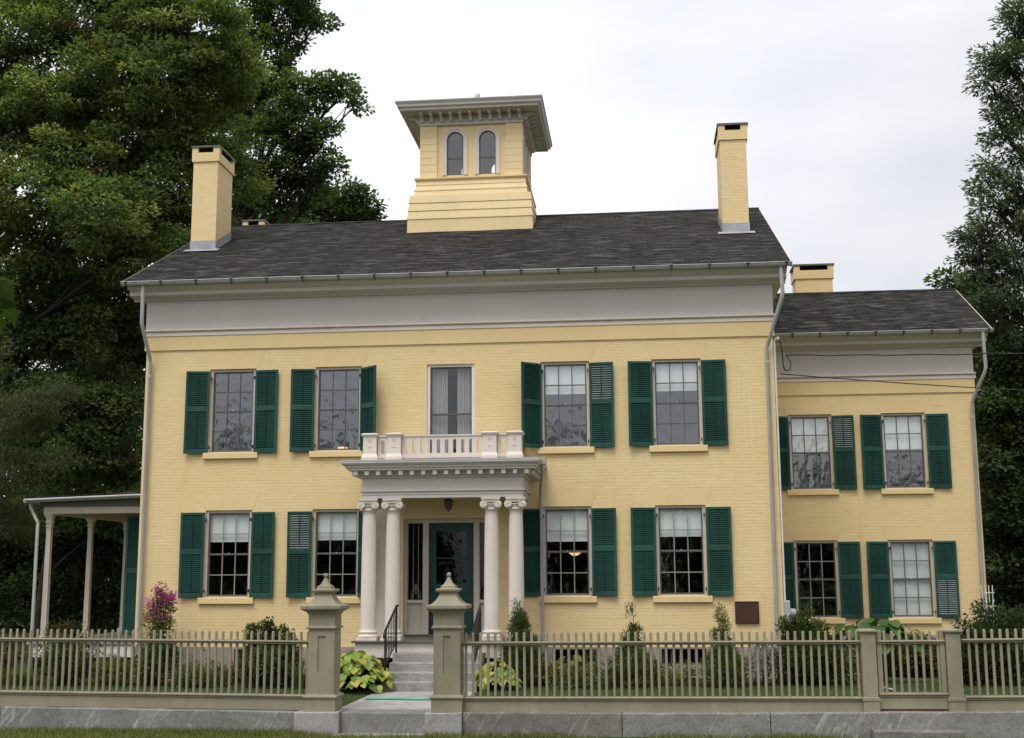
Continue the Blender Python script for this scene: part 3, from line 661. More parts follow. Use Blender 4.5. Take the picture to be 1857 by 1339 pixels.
for (e, z0), (e1, z1) in zip(e0, e0[1:]):
    p = [(PX0 - e, -.002, z0), (PX0 - e, PYF - e, z0), (PX1 + e, PYF - e, z0), (PX1 + e, -.002, z0)]; q = [(PX0 - e1, -.002, z1), (PX0 - e1, PYF - e1, z1), (PX1 + e1, PYF - e1, z1), (PX1 + e1, -.002, z1)]
    b.add(p + q, [(0, 1, 5, 4), (1, 2, 6, 5), (2, 3, 7, 6)])
b.build('portico_cornice', 'trim', portico)
b = MB(); b.add([(PX0 - .365, -.002, 3.606), (PX0 - .365, PYF - .365, 3.606), (PX1 + .365, PYF - .365, 3.606), (PX1 + .365, -.002, 3.606), (PX0 - .36, -.002, 3.64), (PX0 - .355, PYF - .355, 3.64), (PX1 + .355, PYF - .355, 3.64), (PX1 + .36, -.002, 3.64), (PX0, -.002, 3.70), (PX0 + .1, PYF + .1, 3.69), (PX1 - .1, PYF + .1, 3.69), (PX1, -.002, 3.70)],
                [(0, 1, 5, 4), (1, 2, 6, 5), (2, 3, 7, 6), (4, 5, 9, 8), (5, 6, 10, 9), (6, 7, 11, 10), (8, 9, 10, 11)]); b.build('portico_roof', 'roof_grey', portico)
for k in range(16):
    x = PX0 - .09 + (PX1 - PX0 + .18) * k / 15; b = MB(); b.box(x - .040, x + .040, PYF - .215, PYF - .06, 3.35, 3.435); b.build('dentil', 'trim_light', portico)
for s, xx in ((-1, PX0), (1, PX1)):
    for k in range(7):
        yy = PYF + .1 + 1.35 * k / 6; b = MB(); xa, xb = sorted((xx + s * .06, xx + s * .215)); b.box(xa, xb, yy - .04, yy + .04, 3.35, 3.435); b.build('dentil', 'trim_light', portico)
b = MB(); b.box(PX0 + t_ + .001, PX1 - t_ - .001, PYF + t_ + .001, -.003, 2.98, 3.02); b.build('portico_ceiling', 'trim', portico)
FZ = .125
b = MB(); b.bbox(PX0 - .12, PX1 + .12, -1.74, -.052, FZ - .04, FZ, .008); b.build('portico_floor', 'sash_grey', portico)
b = MB(); b.box(PX0 - .06, PX1 + .06, -1.67, -.031, -.20, FZ - .04); b.build('portico_base', 'trim_light', portico)
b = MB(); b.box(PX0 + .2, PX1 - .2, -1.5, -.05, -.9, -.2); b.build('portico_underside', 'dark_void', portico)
# columns with ionic capitals
def column(cx, cy):
    b = MB(); n = 28
    b.square([(.205, 0), (.205, .05)], (cx, cy, FZ))
    b.lathe([(.20, .05), (.212, .065), (.212, .085), (.20, .10), (.178, .105), (.172, .12), (.178, .135), (.19, .145), (.19, .165), (.178, .178), (.165, .18), (.158, .20), (.156, .25), (.155, .8), (.150, 1.5), (.142, 2.1), (.135, 2.42), (.135, 2.53), (.15, 2.535), (.15, 2.555), (.135, 2.56), (.14, 2.60), (.165, 2.63)], (cx, cy, FZ), n)
    zt = 2.90 - FZ
    b.box(cx - .19, cx + .19, cy - .19, cy + .19, FZ + zt - .045, FZ + zt); b.box(cx - .175, cx + .175, cy - .165, cy + .165, FZ + zt - .10, FZ + zt - .045)
    for s in (-1, 1):
        vx, vz = cx + s * .138, FZ + zt - .135; m_ = 20
        # rolled volute with a raised spiral
        b.add([(vx + .078 * math.cos(2 * math.pi * k / m_), cy + o, vz + .078 * math.sin(2 * math.pi * k / m_)) for o in (-.175, .175) for k in range(m_)],
              [(k, (k + 1) % m_, m_ + (k + 1) % m_, m_ + k) for k in range(m_)] + [tuple(range(m_)), tuple(range(m_, 2 * m_))[::-1]])
        for o in (-.178, .178):
            sp = [(vx - s * (.078 - .0098 * a) * math.cos(a * 1.0 + math.pi / 2) * -1, cy + o, vz + (.078 - .0098 * a) * math.sin(a + math.pi / 2)) for a in np.linspace(0, 7.2, 34)]
            b.tube(sp, .011, 5)
    for k in range(5): b.lathe([(0, -.02), (.02, -.008), (.02, .008), (0, .02)], (cx - .07 + .035 * k, cy - .155, FZ + zt - .14), 6)
    return b.build('portico_column', 'trim_light', portico, (cx, cy, FZ))
CYC = -1.36
c0 = column(5.35, CYC)
for x in (5.835, 7.815, 8.30): dup(c0, (x, CYC, FZ), portico)
for x in (5.32, 8.23):
    q = .10 if x < 6 else .07; b = MB(); b.bbox(x - q, x + q, -.045, -.001, FZ, 2.90, .008); b.box(x - q - .02, x + q + .02, -.055, -.001, FZ, FZ + .14); b.box(x - q - .02, x + q + .02, -.055, -.001, 2.80, 2.898); b.build('pilaster', 'trim_light', portico)
# balustrade
def pedestal(cx, cy):
    b = MB(); h = .136
    b.square([(h + .03, 0), (h + .03, .06), (h + .005, .12), (h, .13), (h, .47), (h + .02, .48), (h + .04, .51), (h + .04, .525), (h - .005, .545), (.02, .56)], (cx, cy, 3.665))
    # sunk panel on the front
    b.box(cx - .045, cx + .045, cy - h - .008, cy - h - .001, 3.92, 3.935)
    o = b.build('pedestal', 'trim_light', portico); b = MB(); b.box(cx - .035, cx + .035, cy - h - .004, cy - h + .002, 4.03, 4.09)
    b.v = [(x, y_, z) for x, y_, z in b.v]; b.build('pedestal_notch', 'frame_paint', portico); return o
BYF = -1.40
for x in (5.37, 5.865, 7.80, 8.30): pedestal(x, BYF)
def arcade(fr, u0, u1, n, hw=.034):
    b = MB(); z0, z1 = 3.70, 4.17; pitch_ = (u1 - u0) / n; wins = [(u0 + pitch_ * (k + .5), hw, 3.80, 4.045) for k in range(n)]
    for q in strip_wall(u0, u1, z0, z1, wins, 8):
        b.quad(*[fr(u, -.03, z) for u, z in q]); b.quad(*[fr(u, .03, z) for u, z in q[::-1]])
    for cx, h, zb, zs_ in wins:
        pts = [(cx - h, zb)] + [(cx + h * math.cos(math.pi - math.pi * k / 8), zs_ + h * math.sin(math.pi - math.pi * k / 8)) for k in range(9)] + [(cx + h, zb), (cx - h, zb)]
        for k in range(len(pts) - 1): b.quad(fr(pts[k][0], -.03, pts[k][1]), fr(pts[k + 1][0], -.03, pts[k + 1][1]), fr(pts[k + 1][0], .03, pts[k + 1][1]), fr(pts[k][0], .03, pts[k][1]))
    for a, c, e in ((z1 - .03, z1, .05), (z0, z0 + .06, .045)):
        p = [fr(u0, -e, a), fr(u1, -e, a), fr(u1, e, a), fr(u0, e, a), fr(u0, -e, c), fr(u1, -e, c), fr(u1, e, c), fr(u0, e, c)]
        b.add(p, [(0, 3, 2, 1), (4, 5, 6, 7), (0, 1, 5, 4), (2, 3, 7, 6)])
    b.build('balustrade_panel', 'trim_light', portico)
ff = lambda u, o, z: (u, BYF + o, z)
arcade(ff, 6.013, 7.652, 10); arcade(ff, 5.518, 5.717, 1); arcade(ff, 7.948, 8.152, 1)
for xx in (5.37, 8.30): arcade(lambda u, o, z, xx=xx: (xx + o, u, z), BYF + .15, -.003, 8)
b = MB(); b.tube([(8.80, -1.2, 3.56), (8.80, -1.0, 3.44), (8.72, -.4, 3.15), (8.70, -.12, 3.05), (8.70, -.08, 2.95), (8.71, -.08, -.55)], .035, 9); b.box(8.80, 8.9, -1.3, -1.1, 3.56, 3.70); b.build('downspout', 'pipe_metal', house)

# ------------------------------------------------------------------ side porch on the left
b = MB(); b.bbox(-2.55, -.021, .3, 9.2, -.06, 0, .01); porch = b.build('side_porch', 'sash_light', house)
b = MB(); b.box(-2.5, -.03, .34, .37, -.32, -.06); b.box(-2.5, -2.47, .37, 9.2, -.32, -.06); b.build('porch_skirt', 'white_paint', porch)
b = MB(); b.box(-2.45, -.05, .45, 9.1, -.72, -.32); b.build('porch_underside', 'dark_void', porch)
def post(yy):
    b = MB(); b.square([(.10, 0), (.10, .10), (.064, .13), (.060, .14), (.050, 2.48), (.064, 2.49), (.064, 2.51), (.052, 2.52), (.052, 2.56), (.068, 2.57), (.07, 2.60), (.06, 2.62), (.064, 2.68), (.095, 2.74), (.095, 2.77)], (-2.31, yy, 0)); return b.build('porch_post', 'frame_paint', porch, (-2.31, yy, 0))
p0 = post(.6)
for yy in (2.70, 4.80, 6.9, 9.0): dup(p0, (-2.31, yy, 0), porch)
b = MB(); b.bbox(-2.42, -.005, .5, .7, 2.77, 2.94, .01); b.box(-2.42, -2.2, .7, 9.1, 2.77, 2.94); b.build('porch_beam', 'frame_paint', porch)
b = MB(); b.box(-2.5, -.01, .4, 9.2, 2.942, 2.96); b.build('porch_ceiling', 'sash_grey', porch)
b = MB(); b.exty([(-2.68, 3.02), (-.001, 3.10), (-.001, 3.16), (-2.68, 3.075)], .20, 9.3); b.build('porch_roof', 'trim', porch)
b = MB(); b.exty([(-2.5, 2.961), (-.001, 2.961), (-.001, 3.099), (-2.5, 3.026)], .46, 9.2); b.build('porch_fascia', 'sash_grey', porch)  # dark grey puts the shade under the roof edge into the board colour
b = MB(); b.tube([(-2.72, .16, 3.062), (-.01, .16, 3.145)], .028, 8); b.tube([(-2.71, .2, 3.05), (-2.71, 9.3, 3.05)], .05, 8); b.build('porch_gutter', 'gutter_metal', porch)
b = MB(); b.exty([(-2.72, 3.10), (-.001, 3.19), (-.001, 3.225), (-2.72, 3.125)], .17, 9.35); b.build('porch_roofing', 'slate', porch)
b = MB(); b.tube([(-2.69, .42, 3.02), (-2.68, .42, 2.92), (-2.52, .34, 2.68), (-2.45, .32, 2.58), (-2.44, .32, -.6)], .037, 9); b.build('porch_downspout', 'pipe_metal', porch)

# ------------------------------------------------------------------ things fixed to or hanging in the house
L_ = empty('porch_lantern', (6.86, -.8, 2.98), 'small dark lantern hanging from the portico ceiling above the front door', 'lantern')
b = MB(); b.tube([(6.86, -.8, 2.98), (6.86, -.8, 2.92)], .01, 6); b.square([(.03, 2.925), (.085, 2.895), (.085, 2.88)], (6.86, -.8, 0))
for sx in (-1, 1):
    for sy in (-1, 1): b.tube([(6.86 + sx * .078, -.8 + sy * .078, 2.885), (6.86 + sx * .045, -.8 + sy * .045, 2.71)], .008, 5)
b.square([(.05, 2.70), (.05, 2.715)], (6.86, -.8, 0)); b.lathe([(.02, 2.66), (.012, 2.70)], (6.86, -.8, 0), 8); b.build('lantern_frame', 'black_iron', L_)
b = MB(); b.square([(.042, 2.716), (.074, 2.882)], (6.86, -.8, 0)); b.build('lantern_glass', 'sash_grey', L_)
o = empty('ceiling_lamp', (9.31, 1.5, 1.85), 'lit orange ceiling lamp glowing inside the ground-floor window right of the portico', 'lamp')
b = MB(); b.lathe([(.0, .09), (.10, .08), (.24, .03), (.25, .02), (.0, .015)], (9.31, 1.5, 1.85), 20); b.tube([(9.31, 1.5, 1.94), (9.31, 1.5, 3.3)], .008, 5); b.build('lamp_shade', 'curtain_cloth', o)
b = MB(); b.lathe([(.0, -.07), (.06, -.06), (.13, -.01), (.13, .012), (0, .014)], (9.31, 1.5, 1.85), 16); b.build('bulb', 'lamp_glow', o)
o = empty('reflection_glow', (4.25, .8, 3.98), 'lamp shape glowing for the orange reflection in the upper window left of the balcony', 'lamp')  # glowing shape added for an orange reflection in this pane
b = MB(); b.lathe([(.06, .0), (.02, .03), (.02, .12)], (4.25, .8, 3.98), 10); b.build('glow_base', 'zinc', o)
b = MB(); b.lathe([(.15, .1), (.10, .2)], (4.25, .8, 3.98), 16); b.build('lamp_shade', 'lamp_glow', o)
b = MB(); b.bbox(12.625, 13.10, -.045, -.004, .385, .82, .008); pl = b.build('bronze_plaque', 'plaque_bronze'); tag(pl, 'square brown bronze plaque on the brick wall beside the right downspout', 'plaque')
b = MB()
for a in ((12.625, 13.10, .805, .82), (12.625, 13.10, .385, .40), (12.625, 12.64, .40, .805), (13.085, 13.10, .40, .805)): b.box(a[0], a[1], -.055, -.046, a[2], a[3])
b.build('plaque_rim', 'plaque_bronze', pl)
o = empty('electric_meter', (13.66, .2, .32), 'grey electric meter box with round meter on the corner of the wing', 'meter box')
b = MB(); b.bbox(13.605, 13.73, .02, .34, .32, .83, .02); b.build('box', 'meter_grey', o)
b = MB(); b.tube([(13.73, .18, .58), (13.83, .18, .58), (13.86, .18, .58)], [.09, .09, .07], 16); b.build('meter_dial', 'meter_grey', o)
b = MB(); b.tube([(13.635, .05, 6.16), (13.635, .05, .83)], .022, 8); b.tube([(13.635, .05, .32), (13.635, .05, -.7)], .022, 8)
b.tube([(13.635, .05, 6.16), (13.66, .03, 6.22), (13.72, -.02, 6.24)], [.022, .028, .04], 8); b.build('conduit', 'white_paint', o)
def wire(pts, r, lab, loop=None):
    b = MB(); b.tube(pts, r, 6)
    if loop: b.tube(loop, r * .9, 6)
    tag(b.build('utility_wire', 'wire_black'), lab, 'wire', 'utility wires to the right')
P_ = []
for k in range(60):
    x = 14.06 + 26 * (k / 59); f = (x - 14.06) / 26; P_.append((x, 1.7 - .5 * f, 6.17 + .9 * f * f - .36 * math.sin(math.pi * min(1, f * 1.3)) * .5 + .012 * math.sin(k * 2.1)))
lp = [(13.72, -.02, 6.24), (13.80, .3, 6.17), (13.88, .8, 6.0), (13.95, 1.3, 5.88), (14.0, 1.5, 5.80), (14.08, 1.6, 5.80), (14.15, 1.7, 5.86), (14.16, 1.7, 6.0), (14.1, 1.7, 6.12), (14.06, 1.7, 6.17)]
wire(P_, .014, 'upper black service wire with drip loop, crossing the grey frieze of the wing', lp)
wire([(13.9, 1.5, 5.72)] + [(13.9 + 26 * (k / 29), 1.5, 5.72 - 1.3 * (k / 29) * 2.2 + 2.3 * (k / 29) ** 2) for k in range(1, 30)], .012, 'lower black wire sloping across the yellow band of the wing')

# ------------------------------------------------------------------ steps, rails, path edge
st = empty('stone_steps', (6.85, -2.3, LZ), 'grey stone steps leading up to the portico and front door', 'steps')
for k, (zt, yf) in enumerate(((-.09, -2.08), (-.245, -2.40), (-.40, -2.72), (-.545, -3.02))):
    b = MB(); x0, x1 = 5.99 - .0 * k, 7.72
    b.bbox(x0, x1, yf, -1.68 if k == 0 else yf + .325, LZ - .05, zt, .012); b.build('step', 'step_stone', st)
def rail(x, lab):
    o = empty('iron_handrail', (x, -2.9, LZ), lab, 'handrail', 'handrails of the front steps'); b = MB()
    top, bot = (x, -1.95, .80), (x, -3.05, .36)
    b.tube([(x, -1.80, .80), top, bot, (x, -3.12, .30), (x, -3.10, .24)], .021, 8); b.tube([(x, -1.95, .12), (x, -3.02, -.28)], .012, 6); b.build('top_rail', 'black_iron', o)
    for y_, z0, z1 in ((-1.95, -.09, .80), (-3.0, -.545, .38)):
        b = MB(); b.tube([(x, y_, z0), (x, y_, z1)], .019, 8); b.build('post', 'black_iron', o)
    for k in range(1, 7):
        f = k / 7; b = MB(); y_ = -1.95 - 1.05 * f; b.tube([(x, y_, .10 - .39 * f), (x, y_, .79 - .42 * f)], .009, 6); b.build('baluster', 'black_iron', o)
rail(6.03, 'black iron handrail on the left side of the front steps'); rail(7.66, 'black iron handrail on the right side of the front steps')

# ------------------------------------------------------------------ granite kerb wall, blocks and steps
FY = -6.4
def gblock(name, x0, x1, y0, y1, z0, z1, mat, lab, cat, group=None, zl=None):
    n = max(2, int((x1 - x0) / .25)); rng = random.Random(int(x0 * 100)); b = MB(); pr = []
    for k in range(n + 1):
        x = x0 + (x1 - x0) * k / n; e = rng.uniform(-.006, .006); c = .012; f = k / n; zt = z1 + ((zl - z1) * (1 - f) if zl else 0) + rng.uniform(-.004, .004)
        pr.append([(x, y1, z0), (x, y0 + e * .5, z0), (x, y0 + e, zt - c), (x, y0 + c + e, zt), (x, y1, zt)])
    vs = [p for q in pr for p in q]; fs = [tuple(range(5))[::-1], tuple(range(5 * n, 5 * n + 5))]
    for k in range(n):
        for i in range(5): fs.append((k * 5 + i, k * 5 + (i + 1) % 5, k * 5 + 5 + (i + 1) % 5, k * 5 + 5 + i))
    b.add(vs, fs); tag(b.build(name, mat), lab, cat, group)
G = 'long granite kerb stones under the fence'
yf0, yf1 = FY - .22, FY + .2
gblock('granite_kerb', -3.5, .585, yf0, yf1, -1.4, -.635, 'granite', 'granite kerb stone at far left, cut by the left picture edge', 'kerb stone', G, -.60)
gblock('granite_kerb', .597, 5.375, yf0, yf1, -1.4, -.695, 'granite', 'long grey granite kerb stone under the left picket fence', 'kerb stone', G, -.64)
gblock('granite_block', 5.385, 6.08, FY - .34, FY + .32, -1.4, -.685, 'granite_pale', 'square granite block under the left gate post', 'granite block', 'granite blocks under gate posts')
gblock('granite_block', 7.42, 7.98, FY - .34, FY + .32, -1.4, -.69, 'granite_pale', 'square granite block under the right gate post', 'granite block', 'granite blocks under gate posts')
gblock('granite_kerb', 7.99, 10.40, yf0, yf1, -1.4, -.69, 'granite_brown', 'brownish granite kerb stone right of the gate posts', 'kerb stone', G, -.69)
gblock('granite_kerb', 10.412, 12.60, yf0, yf1, -1.4, -.68, 'granite', 'grey granite kerb stone under the middle of the right fence', 'kerb stone', G, -.69)
gblock('granite_kerb', 12.612, 20, yf0, yf1, -1.4, -.60, 'granite', 'long grey granite kerb stone below the small gate at right', 'kerb stone', G, -.675)
gblock('gate_step', 6.09, 7.41, FY - .2, FY + .3, -1.4, -.70, 'granite', 'upper granite step in the gateway between the tall posts', 'step')
gblock('gate_step', 6.02, 7.43, FY - .55, FY - .21, -1.4, -1.0, 'granite_pale', 'lower pale granite step at the foot of the gateway', 'step')
gblock('gate_step', 14.05, 15.32, FY - .55, FY - .23, -1.4, -.885, 'granite_brown', 'low granite step in front of the small picket gate', 'step')

# ------------------------------------------------------------------ fence
def picket_mesh(x, z0, z1, y, parent):
    b = MB(); r = .0225; b.lathe([(r, z0), (r, z1 - .022), (r * .86, z1 - .010), (r * .5, z1 - .002), (0, z1)], (x, y, 0), 8); return b.build('picket', 'fence_paint', parent, (x, y, z0))
def fence_run(name, x0, x1, lab, zshift0, zshift1, pitch_, cat='fence', group='taupe picket fence sections', base=True, dz=0, first=None, dz_b=0):
    """zshift: rise at the two ends"""
    root = empty(name, (x0, FY, -.69), lab, cat, group)
    def zz(x): return zshift0 + (zshift1 - zshift0) * (x - x0) / (x1 - x0) + dz
    def bar(y0, y1, za, zb, nm, c=.008, a=x0, e=x1):
        b = MB(); pr = [(y1, za), (y0 + c, za), (y0, za + c), (y0, zb - c), (y0 + c, zb), (y1, zb)]; n = len(pr)
        vs = [(a, y, z + zz(a)) for y, z in pr] + [(e, y, z + zz(e)) for y, z in pr]
        b.add(vs, [tuple(range(n))[::-1], tuple(range(n, 2 * n))] + [(i, (i + 1) % n, n + (i + 1) % n, n + i) for i in range(n)]); return b.build(nm, 'fence_paint', root)
    bar(FY - .07, FY + .07, .345, .372, 'top_rail', .008); bar(FY - .045, FY + .045, .318, .345, 'top_rail_moulding', .006)
    bar(FY - .085, FY + .085, -.487 + dz_b, -.455 + dz_b, 'base_cap', .01); bar(FY - .065, FY + .065, -.515 + dz_b, -.487 + dz_b, 'base_moulding', .008); bar(FY - .045, FY + .045, -.69 + dz_b * 1.0, -.515 + dz_b, 'baseboard', .004)
    n = int((x1 - x0 - .06) / pitch_); x = x0 + (first if first else pitch_ * .55); p0 = None
    rng = random.Random(int(x0 * 10))
    while x < x1 - .03:
        if p0 is None: p0 = picket_mesh(x, -.455 + dz_b + zz(x), .515 + zz(x), FY, root)
        else:
            o = dup(p0, (x + rng.uniform(-.003, .003), FY, -.455 + dz_b + zz(x)), root); o.rotation_euler = (rng.uniform(-.006, .006), rng.uniform(-.009, .009), rng.uniform(0, 6))
        x += pitch_
    return root
fence_run('picket_fence', -1.9, 5.553, 'long taupe picket fence running left from the left gate post', .075, .0, .1145)
fence_run('picket_fence', 7.942, 14.02, 'long taupe picket fence between the right gate post and small gate', -.02, -.0, .1145)
fence_run('picket_fence', 15.47, 20, 'taupe picket fence at the far right edge beyond the small gate', .02, .06, .1145, first=.12)
g = fence_run('picket_gate', 14.235, 15.235, 'small taupe picket gate hung between two slim posts', 0, .005, .112, 'gate', None, dz_b=.06, first=.125)
for x in (14.275, 15.195):
    b = MB(); b.bbox(x - .035, x + .035, FY - .035, FY + .035, -.40, .52, .005); b.build('gate_stile', 'fence_paint', g)
def slim(x, lab):
    b = MB(); b.square([(.118, -.69), (.118, -.515), (.13, -.50), (.13, -.46), (.105, -.452), (.105, .475), (.12, .485), (.14, .505), (.14, .525), (.10, .54), (.01, .548)], (x, FY, 0)); tag(b.build('gate_post', 'fence_paint', None, (x, FY, -.69)), lab, 'post', 'slim square posts of the small gate')
slim(14.11, 'slim square taupe post left of the small picket gate'); slim(15.345, 'slim square taupe post right of the small picket gate')
b = MB(); b.box(14.25, 15.2, FY - .04, FY + .1, -.70, -.64); tag(b.build('gate_sill', 'red_clay'), 'reddish brown strip of earth under the small picket gate', 'earth strip')
def bigpost(x, lab):
    K = .79
    o = empty('gate_post', (x, FY, -.69), lab, 'post', 'tall capped gate posts'); H = .262 * K; c = (x, FY, 0)
    b = MB(); b.square([(h * K, z) for h, z in [(.30, -.69), (.30, -.50), (.325, -.488), (.335, -.47), (.325, -.452), (.30, -.445), (.272, -.435), (.262, -.43)]], c)
    # shaft: three plain sides and a front with a sunk panel
    z0, z1 = -.43, .565
    for a, d in (((x - H, FY + H), (x - H, FY - H)), ((x + H, FY - H), (x + H, FY + H)), ((x + H, FY + H), (x - H, FY + H))): b.quad((*a, z0), (*d, z0), (*d, z1), (*a, z1))
    facade(b, x - H, x + H, z0, z1, [(x - .06, x + .06, -.115, .455)], FY - H, .022)
    b.quad((x - .06, FY - H + .022, -.115), (x + .06, FY - H + .022, -.115), (x + .06, FY - H + .022, .455), (x - .06, FY - H + .022, .455))
    b.square([(H, .56), (H + .03, .565), (H + .035, .585), (H + .015, .60), (H + .005, .61), (H + .003, .775), (H + .012, .785), (H + .022, .81), (H + .04, .83)], c)
    b.build('shaft', 'fence_paint', o)
    prof = [(.31, .825), (.355, .845), (.395, .865), (.40, .875), (.40, .915), (.392, .922)]
    for k in range(1, 10):
        f = k / 9; prof.append((.392 - (.392 - .155) * (f ** .55), .922 + .175 * f ** 1.25))
    prof += [(.165, 1.105), (.20, 1.125), (.228, 1.14), (.23, 1.148), (.23, 1.165), (.222, 1.172), (.15, 1.178), (.145, 1.185), (.14, 1.215)]
    for k in range(1, 8):
        f = k / 7; prof.append((.135 - (.135 - .028) * (f ** .6), 1.218 + .125 * f ** 1.15))
    b = MB(); b.square([(h * K, z) for h, z in prof], c); b.build('cap', 'fence_paint', o)
    b = MB(); b.lathe([(.02, 1.335), (.026, 1.345), (.022, 1.352)] + [(.038 * math.sin(math.pi * k / 10), 1.385 - .038 * math.cos(math.pi * k / 10)) for k in range(1, 11)], c, 14); b.build('finial', 'fence_paint', o)
bigpost(5.76, 'tall capped taupe gate post on the left of the path'); bigpost(7.735, 'tall capped taupe gate post right of path, before the door')

# ------------------------------------------------------------------ hoses, trellis, edging
def hose(pts, r, mat, lab):
    b = MB(); b.tube(pts, r, 7); tag(b.build('garden_hose', mat), lab, 'hose')
hose([(6.02 + .15 * k, -4.6 + .05 * math.sin(k * .8), LZ + .03) for k in range(12)] + [(7.9 + .2 * k, -4.6 - .05 * k, LZ + .02) for k in range(4)], .016, 'hose_green', 'bright green hose lying across the path behind the gate')
hose([(14.1 + .12 * k, 1.2 - .13 * k, LZ + .06 + .02 * math.sin(k)) for k in range(10)] + [(15.3, -.6, LZ + .03), (15.0, -1.8, LZ + .03), (15.2, -2.6, LZ + .03)], .016, 'hose_pale', 'pale hose on the lawn behind the small gate')
b = MB(); b.bbox(15.5, 17.0, 1.5, 1.75, LZ - .1, LZ + .10, .01); tag(b.build('edging_stone', 'granite_pale'), 'pale stone edging lying on the lawn behind the small gate', 'edging stone')
o = empty('garden_trellis', (18.75, 4.0, LZ), 'white wooden trellis leaning at the right corner of the wing', 'trellis')
for k in range(4):
    b = MB(); xa, xb = 18.66 + .03 * k, 18.54 + .085 * k; b.tube([(xa, 3.98, LZ), (xb, 4.02, 1.08)], .012, 5); b.build('upright', 'white_paint', o)
for k in range(5):
    b = MB(); z = -.3 + .3 * k; b.tube([(18.58, 3.97, z), (18.82, 3.97, z + .01)], .010, 5); b.build('slat', 'white_paint', o)
b = MB(); b.tube([(18.6, 3.96, .2), (18.8, 3.96, .75)], .010, 5); b.build('slat', 'white_paint', o)

# ------------------------------------------------------------------ foliage
def leaves_mesh(name, P, A, S, Wd, col, parent, mat='leaf', fold=.18):
    """P base points, A leaf axes (unit), S side vectors (unit), Wd (len,width) arrays, col RGB"""
    n = len(P); Ln, Wi = Wd; nrm = np.cross(A, S)
    v = np.empty((n, 4, 3), np.float32)
    v[:, 0] = P; v[:, 2] = P + A * Ln[:, None] - nrm * (Ln * .12)[:, None]
    mid = P + A * (Ln * .45)[:, None] + nrm * (Wi * fold)[:, None]
    v[:, 1] = mid + S * (Wi * .5)[:, None]; v[:, 3] = mid - S * (Wi * .5)[:, None]
    po = np.array(ORG[parent.name]) if parent else np.zeros(3)
    v = (v - po).astype(np.float32)
    me = bpy.data.meshes.new(name); me.vertices.add(4 * n); me.vertices.foreach_set('co', v.ravel())
    me.loops.add(4 * n); me.loops.foreach_set('vertex_index', np.arange(4 * n, dtype=np.int32)); me.polygons.add(n); me.polygons.foreach_set('loop_start', np.arange(0, 4 * n, 4, dtype=np.int32))
    at = me.attributes.new('tint', 'FLOAT_COLOR', 'FACE'); c4 = np.ones((n, 4), np.float32); c4[:, :3] = col; at.data.foreach_set('color', c4.ravel())
    me.update(calc_edges=True); me.materials.append(MAT[mat]); o = bpy.data.objects.new(name, me); COL.objects.link(o)
    if parent: o.parent = parent
    ORG[o.name] = Vector(po); return o
def unit(v): return v / (np.linalg.norm(v, axis=1, keepdims=True) + 1e-9)
def palette(rng, n, cols, w_, jit=.18):
    c = np.array(cols)[rng.choice(len(cols), n, p=np.array(w_) / sum(w_))]; return c * (1 + rng.normal(0, jit, (n, 1))).clip(.45, 1.7)
def spray(rng, tips, per, sig, flat, ln, wd, tipcol, outdir, droop=.5, jit=.16):
    """leaves clustered round every tip"""
    n = len(tips) * per; idx = np.repeat(np.arange(len(tips)), per)
    off = rng.normal(0, 1, (n, 3)); rad = np.linalg.norm(off, axis=1, keepdims=True); off *= np.minimum(1, 1.75 / rad) * sig; off[:, 2] *= flat
    P = tips[idx] + off
    A = unit(off * .9 + outdir[idx] * sig * .7 + rng.normal(0, .55 * sig, (n, 3)) + np.array([0, 0, -droop * sig])); U = unit(np.array([[0, 0, 1.]]) + rng.normal(0, .45, (n, 3)))
    S = unit(np.cross(A, U)); L1 = ln * rng.uniform(.65, 1.25, n); W1 = wd * rng.uniform(.7, 1.2, n)
    col = tipcol[idx] * (1 + rng.normal(0, jit, (n, 1))).clip(.5, 1.6)
    return P, A, S, (L1, W1), col
